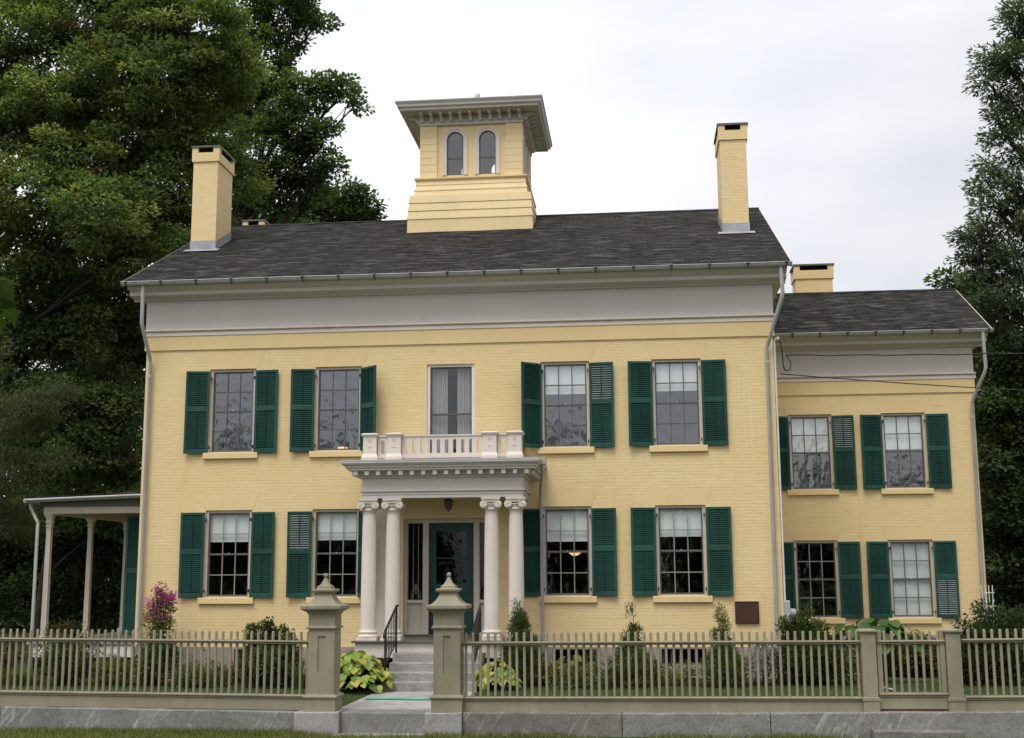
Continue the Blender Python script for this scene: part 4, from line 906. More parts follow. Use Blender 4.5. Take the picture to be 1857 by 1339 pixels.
def tree(name, lab, cat, base, lobes, dens, per, sig, ln, wd, cols, wts, seed, trunk_r=.25, flat=.55, droop=.5, group=None, bark='bark', limbs=True, shell=.5, gap=.0, autumn=None):
    rng = np.random.default_rng(seed); rr = random.Random(seed); root = empty(name, base, lab, cat, group); tips = []; out = []; owner = []
    for li, (x, y, z, r) in enumerate(lobes):
        n = max(5, int(dens * r ** 2.0)); d = unit(rng.normal(0, 1, (n, 3))); q = d * (r * (shell + (1 - shell) * rng.random((n, 1)) ** .6)) * np.where(rng.random((n, 1)) < .16, rng.uniform(1.05, 1.38, (n, 1)), 1); q[:, 2] *= .85
        if gap:
            ph = np.sin(q[:, 0] * 3.1 / max(r, .5) + seed + li) * np.sin(q[:, 1] * 2.7 / max(r, .5) + li * 2) * np.sin(q[:, 2] * 3.6 / max(r, .5) + li * 1.3); keep = ph < (1 - gap); q = q[keep]; d = d[keep]
        tips.append(q + np.array([x, y, z])); out.append(d * .7 + unit(np.tile(np.array([[x - base[0], y - base[1], .3]]), (len(d), 1))) * .5); owner += [li] * len(q)
    tips = np.concatenate(tips); out = np.concatenate(out); owner = np.array(owner)
    tc_ = palette(rng, len(tips), cols, wts)
    if autumn:
        ax, sel = autumn, rng.random(len(tips)) < .007; tc_[sel] = np.array(ax) * rng.uniform(.6, 1.3, (sel.sum(), 1))
    P, A, S, WW, col = spray(rng, tips, per, sig, flat, ln, wd, tc_, out, droop)
    leaves_mesh('crown', P, A, S, WW, col, root)
    # trunk and limbs
    b = MB(); bx, by, bz = base; top = max(l[2] for l in lobes); cxy = np.mean([[l[0], l[1]] for l in lobes], axis=0)
    tk = [(bx + (cxy[0] - bx) * f * .35 + .12 * math.sin(f * 5 + seed), by + (cxy[1] - by) * f * .35, bz + (top - bz) * f * .86) for f in (0, .02, .1, .3, .5, .7, .86, 1)]
    b.tube(tk, [trunk_r * k for k in (1.5, 1.15, 1, .85, .66, .42, .22, .05)], 10)
    for li, (x, y, z, r) in enumerate(lobes):
        f = min(.92, max(.12, ((z - bz) / (top - bz) / .86) - .22)); i = f * 7 ; a = Vector(tk[0]).lerp(Vector(tk[-1]), f)
        c = Vector((x, y, z)); mid = a.lerp(c, .55) + Vector((rr.uniform(-.2, .2), rr.uniform(-.2, .2), rr.uniform(-.1, .35))); r0 = trunk_r * (.42 - .25 * f)
        b.tube([a, a.lerp(mid, .5) + Vector((0, 0, .06)), mid, c], [r0, r0 * .8, r0 * .55, r0 * .22], 6)
        mine = tips[owner == li]
        for t_i in mine[:: max(1, len(mine) // (14 if limbs else 5))]:
            e = Vector(t_i); m1 = mid.lerp(c, rr.uniform(.2, 1)); k = m1.lerp(e, .5) + Vector((rr.uniform(-.1, .1), rr.uniform(-.1, .1), rr.uniform(-.02, .12)))
            b.tube([m1, k, e], [r0 * .28, r0 * .17, .006], 4)
    b.build('trunk', bark, root); return root
LOB = {
'oak':[(-7.7,8,17.81,1.26),(-6.45,9,18.56,1.38),(-4.26,8.5,18.39,1.36),(-2.31,8,17.7,1.41),(-1.76,9,16.69,1.19),(-3.09,8,15.99,1.32),(-5.0,8,16.25,1.16),(-6.68,8,15.46,1.33),(-8.04,8,14.82,1.33),(-7.02,7,12.39,1.28),(-5.72,8,13.68,1.32),(-4.29,9,14.32,1.27),(-2.75,9.5,14.79,1.37),(-1.99,10.5,13.66,1.04),(-3.35,9,12.88,1.17),(-4.49,7,11.64,1.35),(-6.44,8,11.16,1.14),(-3.77,8.5,11.2,0.9),(-4.29,8,10.59,0.73),(-7.59,8,10.52,1.14),(-9.37,8,16.29,1.51),(-9.12,8,12.79,1.49),(-3.17,10,11.94,0.86),(-5.5,9,20.3,1.5),(-3.2,9,20,1.5),(-8,9,20,1.5),(-11,8,15,1.8),(-11,9,18,1.8),(-6.2,9.5,9.7,1.0),(-8,10,9.4,1.2),(-5.0,10.5,10.2,.9),(-3.6,11,10.6,.7),(-6,12,13.5,1.7),(-4,12.5,16,1.6),(-8.2,12,16.5,1.8),(-7.4,12,11.4,1.6),(-4.6,12.5,12.6,1.3),(-6.2,12.5,18.6,1.6)],
'tulip':[(-3.27,16,21.65,1.12),(-2.24,16,22.14,0.92),(-1.29,16,21.87,0.77),(-0.66,16,21.51,0.53),(-2.81,16,19.9,1.12),(-1.94,16.5,21.16,0.74),(-2.14,16,18.38,1.05),(-0.91,16,18.75,0.8),(-0.3,16,19.14,0.52),(0.42,16,18.79,0.48),(1.04,16,18.44,0.4),(-1.19,16,17.28,0.9),(-0.37,16,17.04,0.6),(-0.24,16,15.99,0.52),(-2.51,16,16.71,1.2),(-1.2,16.5,15.99,0.89),(-3.63,17,15.83,1.23),(-2.15,17,15.13,1.02),(-3.93,17,18.64,1.14),(-0.8,17,15.4,0.53),(-2.5,16.5,23.6,1.0),(-5,17,20,1.4),(-1.1,15,22.7,.6)],
'far':[(-2.06,24,17.05,0.8),(-1.11,24,17.38,0.66),(-0.5,24,16.75,0.61),(-1.57,24,16.42,0.85),(-3.02,24,16.48,0.85),(-0.97,24,16.28,0.7),(-4.0,22,14.9,1.3),(-2.6,22,14.7,1.1),(-5.4,22,15,1.3)],
'orange':[(-8.63,15,11.02,0.88),(-7.77,15,9.91,0.97),(-7.21,15,8.72,0.87),(-9.47,16,10.35,0.8),(-8.72,16,11.76,0.6)],
'under':[(-6.07,9,8.35,0.91),(-7.29,9,8.55,0.91),(-5.32,9,8.84,0.5),(-5.52,11,7.48,0.78),(-5.58,12,9.26,0.8),(-4.09,9,6.31,0.55),(-4.94,9,6.33,0.82),(-6.32,9,6.68,0.99),(-5.38,9,5.02,0.98),(-4.79,10,4.78,0.83),(-7.61,10,5.49,1.18),(-8.43,10,7.21,1.19),(-6.95,11,3.87,1.03),(-5.39,12,3.39,0.87),(-6.6,12,9.6,.8),(-5.2,13,10.3,.8),(-4.6,13,9.0,.8),(-5.9,14,8.5,.8),(-7.2,14,8.6,.9),(-8.5,14,8.7,.9)],
'hemlock':[(-4.64,3,5.25,0.82),(-3.95,3,5.58,0.61),(-3.4,3,5.91,0.41),(-4.57,3,4.02,0.81),(-3.73,3,4.14,0.61),(-5.2,3,2.95,0.94),(-4.87,4,2.86,0.69),(-5.61,3,6.79,0.69)],
'dark':[(-10.07,14,3.17,1.3),(-8.51,14,2.97,1.29),(-6.97,14,2.77,1.28),(-6.35,15,2.99,1.13),(-9.75,14,1.16,1.28),(-8.21,14,0.97,1.28),(-6.69,14,0.97,1.27),(-5.96,15,0.77,1.12),(-11.37,14,2.27,1.48)],
'pinoak':[(22.33,10,17.66,0.66),(21.68,10,16.31,0.55),(22.28,10,15.93,0.65),(21.46,10,16.49,0.36),(21.24,10,15.64,0.36),(21.82,10,14.93,0.55),(22.05,10,13.73,0.64),(21.46,10,14.27,0.49),(21.23,10,13.1,0.45),(21.74,10,12.57,0.61),(21.96,10,11.4,0.72),(21.14,10,11.76,0.58),(20.8,10,12.44,0.29),(20.92,10,10.78,0.7),(20.46,10,10.96,0.42),(21.64,10,10.1,0.79),(20.49,10,10.14,0.54),(20.97,10,9.31,0.79),(21.68,10,8.48,0.79),(22.9,10,14.71,0.97),(22.63,10,11.05,0.95),(22.92,10,17.11,0.82),(23.8,10,16,1.2),(23.8,10,13,1.2),(23.5,10,19,1.1)],
'maple':[(21.18,12,9.08,0.83),(20.72,12,9.6,0.67),(20.34,12,10.04,0.37),(21.6,11,7.7,0.97),(21.2,11,6.41,0.88),(21.78,11,5.75,0.96),(21.16,11,4.64,0.8),(21.62,11,3.52,0.95),(21.38,12,2.62,0.81),(21.39,13,8.41,0.85),(21.38,13,5.67,0.84),(21.32,13,3.65,0.75),(21.61,12,1.5,0.97),(21.23,13,1.01,0.83),(21.68,12,0.23,0.96),(23,12,7,1.3),(23,12,4,1.3),(23,12,1.5,1.3)],
}
OLIVE = [(.155, .196, .070), (.116, .164, .062), (.205, .222, .082), (.094, .142, .062)]
GREEN = [(.088, .132, .052), (.072, .114, .046), (.118, .155, .058)]
DARK = [(.072, .108, .052), (.094, .132, .060), (.052, .082, .040)]
BLUEG = [(.082, .114, .072), (.066, .094, .062), (.108, .138, .084)]
tree('oak_tree', 'tall olive-green oak with touches of orange filling the upper left corner', 'tree', (-11, 9, LZ), LOB['oak'], 30, 88, .27, .17, .095, OLIVE, (4, 3, 2, 2), 3, .42, .38, .5, gap=.15, autumn=(.20, .09, .03))
tree('tulip_tree', 'tall dark green tree with ragged crown behind the left chimney', 'tree', (-4.5, 17, LZ), LOB['tulip'], 34, 54, .22, .17, .13, GREEN, (3, 3, 2), 5, .4, .55, .5, gap=.28)
tree('far_tree', 'small pale green treetop just above the roof ridge left of the cupola', 'tree', (-1.8, 24, LZ), LOB['far'], 70, 34, .25, .2, .13, [(.055, .085, .035), (.045, .072, .03), (.07, .10, .05)], (2, 2, 1), 7, .3, .6)
tree('autumn_tree', 'tree with sparse orange-brown leaves left of the main roof eave', 'tree', (-8.6, 15.5, LZ), LOB['orange'], 60, 22, .28, .17, .12, [(.20, .085, .025), (.14, .06, .02), (.10, .07, .02)], (2, 2, 1), 9, .2, .7)
tree('understorey_tree', 'dark leafy tree left of the house wall above the side porch roof', 'tree', (-7.6, 11, LZ), LOB['under'], 48, 64, .26, .17, .11, DARK + [(.15, .185, .085)], (3, 3, 2, 2.2), 11, .12, .5, .7, autumn=(.16, .06, .015))
tree('hemlock_tree', 'dark drooping evergreen with bare grey branches at the left picture edge', 'tree', (-5.9, 3.6, LZ), LOB['hemlock'], 80, 60, .20, .10, .03, [(.075, .092, .040), (.100, .105, .045), (.050, .068, .032)], (3, 2, 2), 13, .16, .35, 1.0, bark='bark_pale')
tree('evergreen_tree', 'broad dark evergreen behind the posts of the side porch', 'tree', (-8.3, 14.6, LZ), LOB['dark'], 60, 50, .28, .17, .12, DARK, (3, 2, 3), 15, .10, .6, .4)
tree('pin_oak_tree', 'tall fine-leaved blue-green oak against the sky at the right edge', 'tree', (24.5, 10, LZ), LOB['pinoak'], 44, 56, .20, .16, .07, BLUEG, (3, 3, 2), 17, .4, .6, .6, gap=.28)
tree('maple_tree', 'dark green bushy tree right of the wing under the oak', 'tree', (23, 12.5, LZ), LOB['maple'], 54, 60, .25, .17, .115, DARK + [(.04, .065, .022)], (3, 3, 2, 1.5), 19, .25, .55, .5)
# dense woods far behind the garden, reads as one mass
rng = np.random.default_rng(21); n = 2600
tx = np.concatenate([rng.uniform(-26, -4, n // 2), rng.uniform(19, 36, n // 2)]); ty = rng.uniform(20, 27, n); tz = rng.uniform(-.6, 9, n)
tips = np.stack([tx, ty, tz], 1); tcn = palette(rng, n, DARK, (3, 2, 3)); P, A, S, WW, col = spray(rng, tips, 34, .5, .7, .34, .26, tcn, rng.normal(0, 1, (n, 3)), .4)
o = leaves_mesh('woods', P, A, S, WW, col, None); tag(o, 'dark mass of distant woods behind the house at both sides', 'woods', None, 'stuff')
# trees across the street, mirrored in the window panes
n = 4200; cx_ = rng.uniform(-48, 52, 26); hh_ = rng.uniform(5.5, 9.0, 26); cx_[0], hh_[0] = 4.5, 14; cx_[1], hh_[1] = -14, 13; cx_[2], hh_[2] = 27, 12.5; cx_[3], hh_[3] = 13.5, 9.5; cx_[4], hh_[4] = 34, 10; cx_[5], hh_[5] = -22, 13.5; cx_[6], hh_[6] = 18, 9; k = rng.integers(0, 26, n)
d = unit(rng.normal(0, 1, (n, 3))) * rng.random((n, 1)) ** .4
tips = np.stack([cx_[k] + d[:, 0] * 3.6, -72 + d[:, 1] * 3, VZ + hh_[k] * .55 + d[:, 2] * hh_[k] * .52], 1); tcn = palette(rng, n, DARK, (3, 2, 3)); P, A, S, WW, col = spray(rng, tips, 40, .55, .8, .30, .20, tcn, d, .3)
o = leaves_mesh('street_trees', P, A, S, WW, col, None); tag(o, 'dark row of trees across the street, reflected in the windows', 'woods', None, 'stuff')

# near maple spray hanging in at the left picture edge
mt = empty('maple_sapling', (5.6, -19.5, VZ), 'bright green maple leaves close to the camera at the left edge', 'maple branch')
b = MB(); b.tube([(5.6, -19.5, VZ), (5.62, -19.5, 1), (5.7, -19.6, 3.4)], [.05, .04, .02], 8); b.tube([(5.65, -19.55, 2.2), (6.6, -19.9, 2.62), (7.40, -20.0, 2.80)], [.02, .012, .006], 6); b.build('branch', 'bark', mt)
def maple_leaf(c, ax, nm, size, col):
    ax = Vector(ax).normalized(); nm = Vector(nm); nm = (nm - ax * nm.dot(ax)).normalized(); sx = ax.cross(nm); b = MB()
    out = [(0, 0), (.12, .05), (.36, -.06), (.30, .12), (.52, .30), (.33, .34), (.36, .46), (.20, .46), (.24, .70), (.10, .68), (0, 1.0)]
    out = out + [(-x, y) for x, y in out[-2:0:-1]]
    vs = [Vector(c) + sx * (x * size) + ax * (y * size) + nm * (-(x * x) * .5 * size - .18 * y * y * size) for x, y in out]; cc = Vector(c) + ax * (.38 * size)
    n = len(vs); b.add(vs + [cc], [(i, (i + 1) % n, n) for i in range(n)]); o = b.build('leaf', 'leaf_matt', mt)
    at = o.data.attributes.new('tint', 'FLOAT_COLOR', 'FACE')
    for q in at.data: q.color = (*col, 1)
rr = random.Random(4)
for px, pz, s_, a_ in ((7.44, 2.86, .15, (.6, 0, -.5)), (7.40, 2.80, .16, (.7, .1, -.6)), (7.50, 2.78, .13, (.5, -.1, -.9)), (7.40, 2.91, .14, (.9, .2, .0)), (7.46, 2.70, .15, (.3, 0, -1)), (7.52, 2.85, .12, (.7, .1, -.8)), (7.40, 2.68, .15, (.1, .2, -1)), (7.55, 2.74, .11, (.4, .1, -1)), (7.44, 2.62, .12, (.5, .1, -1)), (7.36, 2.58, .14, (.8, 0, -.6)), (7.2, 2.85, .15, (-.5, 0, -.5)), (6.8, 2.75, .16, (.2, 0, -1))):
    maple_leaf((px, -20 + rr.uniform(-.08, .08), pz), a_, (rr.uniform(-.8, .8), -1, rr.uniform(.1, 1.2)), s_, (.034 * rr.uniform(.5, 1.3), .075 * rr.uniform(.45, 1.2), .010))

# ------------------------------------------------------------------ garden plants
def shrub(name, lab, cat, base, lobes, n_t, per, sig, ln, wd, cols, wts, seed, shoots=(), group=None, droop=.2, flat=.9, upd=.0):
    rng = np.random.default_rng(seed); root = empty(name, base, lab, cat, group); T = []; O = []
    for x, y, z, rx, rz in lobes:
        k = max(6, int(n_t * rx * rz / .1)); d = unit(rng.normal(0, 1, (k, 3))); q = d * (.45 + .55 * rng.random((k, 1)) ** .5); q *= np.array([rx, rx * .9, rz]); T.append(q + np.array([base[0] + x, base[1] + y, base[2] + z])); O.append(d + np.array([0, 0, upd]))
    for x, y, z0, z1, k in shoots:
        f = rng.random(k)[:, None]; q = np.concatenate([x + .05 * np.sin(f * 6) + rng.normal(0, .03, (k, 1)), y + rng.normal(0, .03, (k, 1)), z0 + (z1 - z0) * f], 1); T.append(q + np.array(base)); O.append(unit(rng.normal(0, 1, (k, 3))) + np.array([0, 0, .8]))
    T = np.concatenate(T); O = np.concatenate(O); T[:, 2] = T[:, 2].clip(base[2] + .04, None); tcn = palette(rng, len(T), cols, wts)
    P, A, S, WW, col = spray(rng, T, per, sig, flat, ln, wd, tcn, O, droop); leaves_mesh('foliage', P, A, S, WW, col, root)
    b = MB(); rr = random.Random(seed)
    for k in range(7):
        t_i = T[rr.randrange(len(T))]; b.tube([(base[0] + rr.uniform(-.05, .05), base[1] + rr.uniform(-.05, .05), base[2]), ((base[0] + t_i[0]) / 2, (base[1] + t_i[1]) / 2, base[2] + (t_i[2] - base[2]) * .55), tuple(t_i)], [.014, .010, .004], 5)
    for x, y, z0, z1, k in shoots: b.tube([(base[0], base[1], base[2]), (base[0] + x, base[1] + y, base[2] + z0), (base[0] + x + .05 * math.sin(3), base[1] + y, base[2] + (z0 + z1) / 2), (base[0] + x + .05 * math.sin(6), base[1] + y, base[2] + z1)], [.015, .01, .006, .003], 5)
    b.build('stems', 'bark', root); return root
def straps(name, lab, cat, base, rx, h, n, cols, wts, seed, wdt=.02, group=None):
    rng = np.random.default_rng(seed); root = empty(name, base, lab, cat, group); b_v = []; b_f = []; cl = []
    pal = palette(rng, n, cols, wts)
    for i in range(n):
        a = rng.uniform(0, 2 * math.pi); r0 = rng.uniform(0, rx); p = np.array(base) + np.array([math.cos(a) * r0, math.sin(a) * r0 * .6, 0]); d = np.array([math.cos(a + rng.normal(0, .6)), math.sin(a + rng.normal(0, .6)), 0]); H = h * rng.uniform(.55, 1.1); rch = H * rng.uniform(.25, .9); sd = np.array([-d[1], d[0], 0]); k0 = len(b_v); m_ = 5
        for k in range(m_ + 1):
            f = k / m_; q = p + d * rch * f ** 1.5 + np.array([0, 0, H * (1.5 * f - .75 * f * f * (1 + .5 * rng.random()))]); w_ = wdt * (1 - f ** 2.5) * .5 + .001; b_v += [tuple(q - sd * w_), tuple(q + sd * w_)]
        for k in range(m_): b_f.append((k0 + 2 * k, k0 + 2 * k + 1, k0 + 2 * k + 3, k0 + 2 * k + 2)); cl.append(pal[i])
    b = MB(); b.add(b_v, b_f); o = b.build('leaves', 'leaf', root); at = o.data.attributes.new('tint', 'FLOAT_COLOR', 'FACE'); c4 = np.ones((len(cl), 4), np.float32); c4[:, :3] = np.array(cl); at.data.foreach_set('color', c4.ravel()); return root
def broad(name, lab, cat, base, spots, cols, wts, seed, group=None, lobed=False):
    """plant with large blades on arching stalks; spots: (x, y, z, size, heading)"""
    rng = np.random.default_rng(seed); root = empty(name, base, lab, cat, group); V = []; F = []; cl = []; b2 = MB(); pal = palette(rng, len(spots), cols, wts, .12)
    for i, (x, y, z, s, hd) in enumerate(spots):
        c = Vector(base) + Vector((x, y, z)); ax = Vector((math.cos(hd), math.sin(hd), rng.uniform(-.75, -.1))).normalized(); upv = Vector((rng.uniform(-.3, .3), rng.uniform(-.5, .1), 1)); nm = (upv - ax * upv.dot(ax)).normalized(); sx = ax.cross(nm)
        prof = [(0, .04), (.12, .30), (.3, .42), (.5, .44), (.7, .34), (.88, .16), (1, .0)]; k0 = len(V)
        for f, hwid in prof:
            drop = -.32 * f * f; mid = c + ax * (f * s) + nm * (drop * s)
            cup_ = .16 * hwid; wav = .03 * math.sin(f * 9 + i)
            V += [tuple(mid + sx * (hwid * s) + nm * ((cup_ + wav) * s)), tuple(mid - nm * .0), tuple(mid - sx * (hwid * s) + nm * ((cup_ - wav) * s))]
        for k in range(len(prof) - 1):
            a = k0 + 3 * k; F += [(a, a + 1, a + 4, a + 3), (a + 1, a + 2, a + 5, a + 4)]
            edge = np.array((.24, .15, .03)) if (k >= 4 and rng.random() < .22 and not lobed) else pal[i]; cl += [pal[i] * rng.uniform(.9, 1.1), edge * rng.uniform(.9, 1.1)]
        b2.tube([Vector(base) + Vector((x * .15, y * .15, 0)), Vector(base) + Vector((x * .6, y * .6, z * .75)), c], [.008, .006, .004], 4)
    b = MB(); b.add(V, F, True); o = b.build('leaves', 'leaf_glossy', root); at = o.data.attributes.new('tint', 'FLOAT_COLOR', 'FACE'); c4 = np.ones((len(cl), 4), np.float32); c4[:, :3] = np.array(cl); at.data.foreach_set('color', c4.ravel()); b2.build('stalks', 'bark', root); return root
YG = [(.26, .33, .06), (.18, .29, .05), (.46, .42, .09), (.12, .21, .045)]
SH = [(.066, .100, .036), (.090, .128, .046), (.120, .155, .056), (.042, .064, .028)]
MIX = [(.10, .12, .03), (.16, .13, .03), (.12, .055, .02), (.05, .08, .02)]
def hosta_spots(rng, n, rx, h):
    out = []
    for k in range(n):
        a = rng.uniform(0, 2 * math.pi); r = rx * rng.random() ** .6; z = h * (1 - (r / rx) ** 2 * .75) * rng.uniform(.75, 1.05)
        out.append((math.cos(a) * r, math.sin(a) * r * .8, max(.1, z), rng.uniform(.12, .215), a + rng.normal(0, .6)))
    return out
rg = np.random.default_rng(33)
broad('hosta', 'large yellow-green hosta with browning leaves between left gate post and steps', 'hosta', (5.52, -3.1, LZ), hosta_spots(rg, 270, .64, .72), YG, (4, 3, 2, 2), 41, 'hostas beside the steps')
broad('hosta', 'smaller yellow-green hosta right of the steps, behind the fence', 'hosta', (8.0, -2.6, LZ), hosta_spots(rg, 120, .40, .55), YG, (4, 3, 2, 2), 42, 'hostas beside the steps')
straps('faded_flowers', 'reddish faded plant stalks rising behind the large hosta', 'plant', (5.4, -2.2, LZ), .35, .85, 70, [(.10, .035, .025), (.07, .04, .02), (.12, .12, .03)], (3, 2, 1), 43, .03)
shrub('red_shrub', 'reddish brown leafy shrub at the far left behind the fence', 'shrub', (-2.0, -1.6, LZ), [(0, 0, .45, .35, .45), (-.4, 0, .4, .3, .4)], 22, 26, .09, .08, .05, [(.09, .035, .02), (.06, .04, .015), (.04, .06, .015)], (3, 2, 2), 44)
straps('daylily', 'clump of green strap leaves near the left end of the fence', 'plant', (-1.45, -2.0, LZ), .4, .55, 150, [(.06, .11, .025), (.09, .15, .035), (.15, .16, .04)], (3, 2, 1), 45)
shrub('round_shrub', 'dark green shrub behind the fence below the side porch', 'shrub', (-.55, -2.0, LZ), [(0, 0, .42, .42, .42), (-.15, 0, .6, .28, .3)], 52, 36, .07, .065, .04, SH, (3, 3, 1, 2), 46, group='dark shrubs behind the fence')
shrub('barberry', 'low reddish-green bush standing before the side porch posts', 'shrub', (-1.4, -.3, LZ), [(0, 0, .75, .45, .42), (.35, 0, .6, .35, .35)], 18, 26, .09, .07, .04, [(.10, .045, .02), (.05, .07, .02), (.03, .05, .015)], (2, 3, 2), 47)
shrub('yellowing_plant', 'low yellow-green plant between the dark shrubs below the porch', 'plant', (.35, -2.0, LZ), [(0, 0, .28, .36, .28)], 30, 28, .07, .09, .04, [(.14, .17, .03), (.08, .12, .025), (.20, .18, .04)], (3, 2, 1), 48)
shrub('round_shrub', 'dark green shrub behind the fence beside the purple phlox', 'shrub', (1.25, -2.0, LZ), [(0, 0, .42, .40, .42), (.15, .1, .58, .26, .28)], 52, 36, .07, .065, .04, SH, (3, 3, 1, 2), 49, group='dark shrubs behind the fence')
straps('daylily', 'clump of orange-tinged strap leaves under the left basement window', 'plant', (2.3, -1.7, LZ), .35, .5, 110, [(.06, .11, .025), (.17, .09, .03), (.14, .14, .04)], (3, 2, 2), 50)
shrub('seedhead_plant', 'faded pinkish seed heads beside the left basement window', 'plant', (1.95, -1.4, LZ), [(0, 0, .35, .25, .38)], 24, 16, .06, .04, .03, [(.15, .10, .07), (.09, .10, .04), (.22, .15, .12)], (2, 2, 1), 51)
shrub('round_shrub', 'dark green shrub with wispy shoots left of the left gate post', 'shrub', (3.55, -2.2, LZ), [(0, 0, .42, .50, .44), (.25, 0, .35, .42, .36), (-.1, 0, .56, .30, .24)], 52, 36, .07, .065, .04, SH + [(.07, .10, .025)], (3, 3, 2, 2, 1), 52, shoots=((-.25, 0, .7, 1.12, 26), (.05, 0, .7, 1.22, 34), (.3, 0, .6, 1.08, 22), (.5, 0, .5, .98, 14)), group='dark shrubs behind the fence')
straps('daylily', 'pale green strap leaves close behind the left gate post', 'plant', (4.35, -2.4, LZ), .22, .75, 70, [(.12, .16, .035), (.08, .13, .03), (.2, .17, .05)], (3, 2, 1), 53)
AV = [(.080, .122, .040), (.105, .155, .050), (.145, .190, .062), (.048, .076, .028)]
def arbor(base, lab, rx, h, sx, top, seed):
    lob = [(0, 0, h * .2, rx, h * .22), (0, 0, h * .40, rx * .92, h * .22), (.02, 0, h * .58, rx * .68, h * .19), (-.02, 0, h * .74, rx * .44, h * .15), (0, 0, h * .88, rx * .24, h * .12)]
    shrub('arborvitae', lab, 'conifer', base, lob, 66, 56, .055, .058, .019, AV, (3, 3, 2, 2), seed, ((sx, 0, h * .9, top, 11), (sx * .4 - .06, .05, h * .8, h * 1.05, 8)), 'young conifers under the right windows', droop=-.3, upd=.6)
arbor((8.42, -1.85, LZ), 'conifer beside the portico downspout, tallest of the young conifers', .46, 1.30, .0, 1.62, 54)
arbor((10.55, -1.85, LZ), 'young conifer with a thin bare leader between the two right-hand windows', .48, .98, .02, 1.58, 55)
arbor((12.25, -1.85, LZ), 'young conifer standing below the bronze plaque', .42, .98, .0, 1.48, 56)
straps('withered_plant', 'withered yellow and brown plant under the window right of the portico', 'plant', (9.2, -1.5, LZ), .40, .62, 150, MIX, (2, 3, 3, 1), 57, .05)
straps('daylily', 'reddish strap leaves right of the left basement window', 'plant', (2.75, -1.3, LZ), .32, .58, 120, [(.20, .11, .04), (.13, .16, .05), (.16, .07, .03)], (2, 3, 1), 71, .03)
shrub('perennials', 'low mixed green perennials between the two left dark shrubs', 'plant', (2.05, -2.3, LZ), [(0, 0, .2, .3, .2), (.45, .1, .22, .3, .22)], 44, 26, .07, .09, .035, [(.10, .14, .04), (.15, .17, .05), (.06, .09, .03)], (3, 2, 2), 72)
shrub('perennials', 'low green perennials between the first two young conifers', 'plant', (9.75, -2.2, LZ), [(-.5, 0, .16, .3, .16), (.1, 0, .2, .32, .2)], 40, 24, .07, .09, .035, [(.10, .14, .04), (.17, .18, .06), (.06, .09, .03)], (3, 2, 2), 73)
broad('withered_hosta', 'yellowing broad-leaved plant before the basement window right of the portico', 'hosta', (9.3, -1.3, LZ), hosta_spots(rg, 40, .4, .58), [(.22, .20, .04), (.14, .10, .03), (.10, .13, .03)], (3, 2, 2), 58)
shrub('seedhead_plant', 'pale faded seed heads right of the withered plant', 'plant', (9.85, -1.3, LZ), [(0, 0, .35, .2, .36)], 22, 14, .06, .04, .03, [(.22, .16, .13), (.10, .11, .05), (.3, .25, .2)], (2, 2, 1), 59)
shrub('yellowing_plant', 'low yellow-green plants under the rightmost basement window', 'plant', (11.35, -1.5, LZ), [(-.2, 0, .16, .25, .18), (.2, 0, .2, .22, .2)], 34, 24, .06, .08, .04, [(.14, .17, .03), (.08, .12, .025), (.20, .18, .04)], (3, 2, 1), 60)
shrub('aster', 'mound of lilac asters in flower below the house corner downspout', 'flowers', (13.02, -1.4, LZ), [(0, 0, .52, .30, .30), (-.1, 0, .3, .25, .25)], 34, 28, .06, .045, .035, [(.30, .25, .42), (.38, .33, .50), (.07, .09, .03), (.10, .10, .05)], (3, 2, 2, 1), 61)
shrub('yew_shrub', 'broad dark green shrub under the electric meter, largest behind the right fence', 'shrub', (13.85, -1.3, LZ), [(0, 0, .5, .55, .5), (-.2, 0, .35, .5, .36), (.4, 0, .4, .45, .4), (.05, 0, .78, .36, .26)], 52, 38, .075, .085, .032, [(.060, .090, .030), (.078, .115, .036), (.12, .155, .048), (.030, .048, .018)], (3, 3, 2, 2), 62, shoots=((-.35, 0, .7, 1.22, 14), (-.05, 0, .8, 1.30, 14), (.3, 0, .7, 1.12, 12), (.05, .05, 1.0, 1.50, 8), (-.2, .1, .8, 1.2, 12)), group='dark shrubs behind the fence', droop=-.2, upd=.5)
sp = []
for k in range(95):
    a = rg.uniform(0, 2 * math.pi); r = .78 * rg.random() ** .5; sp.append((math.cos(a) * r, math.sin(a) * r * .5, 1.16 + rg.uniform(-.22, .12) - .25 * (r / .78) ** 2, rg.uniform(.20, .30), a + rg.normal(0, .4)))
broad('castor_plant', 'tall plant with large green drooping leaves behind the small gate', 'plant', (15.25, -.9, LZ), sp, [(.045, .105, .022), (.07, .14, .03), (.10, .17, .04)], (3, 3, 1), 63, lobed=True)
shrub('yellowing_plant', 'yellow-brown plants seen through the small picket gate', 'plant', (16.2, .9, LZ), [(-.6, 0, .34, .42, .34), (.3, 0, .36, .45, .34), (-.1, -.2, .45, .4, .3), (.8, .1, .3, .4, .3)], 50, 26, .09, .10, .05, [(.14, .15, .03), (.09, .10, .03), (.13, .07, .025), (.04, .06, .02)], (3, 2, 2, 2), 64)
shrub('red_flower', 'small red flowering plant behind the last pickets before the small gate', 'flowers', (14.78, -.6, LZ), [(0, 0, .35, .12, .12), (0, 0, .2, .2, .2)], 20, 14, .04, .05, .04, [(.28, .035, .02), (.05, .08, .02), (.04, .06, .02)], (2, 3, 1), 65)
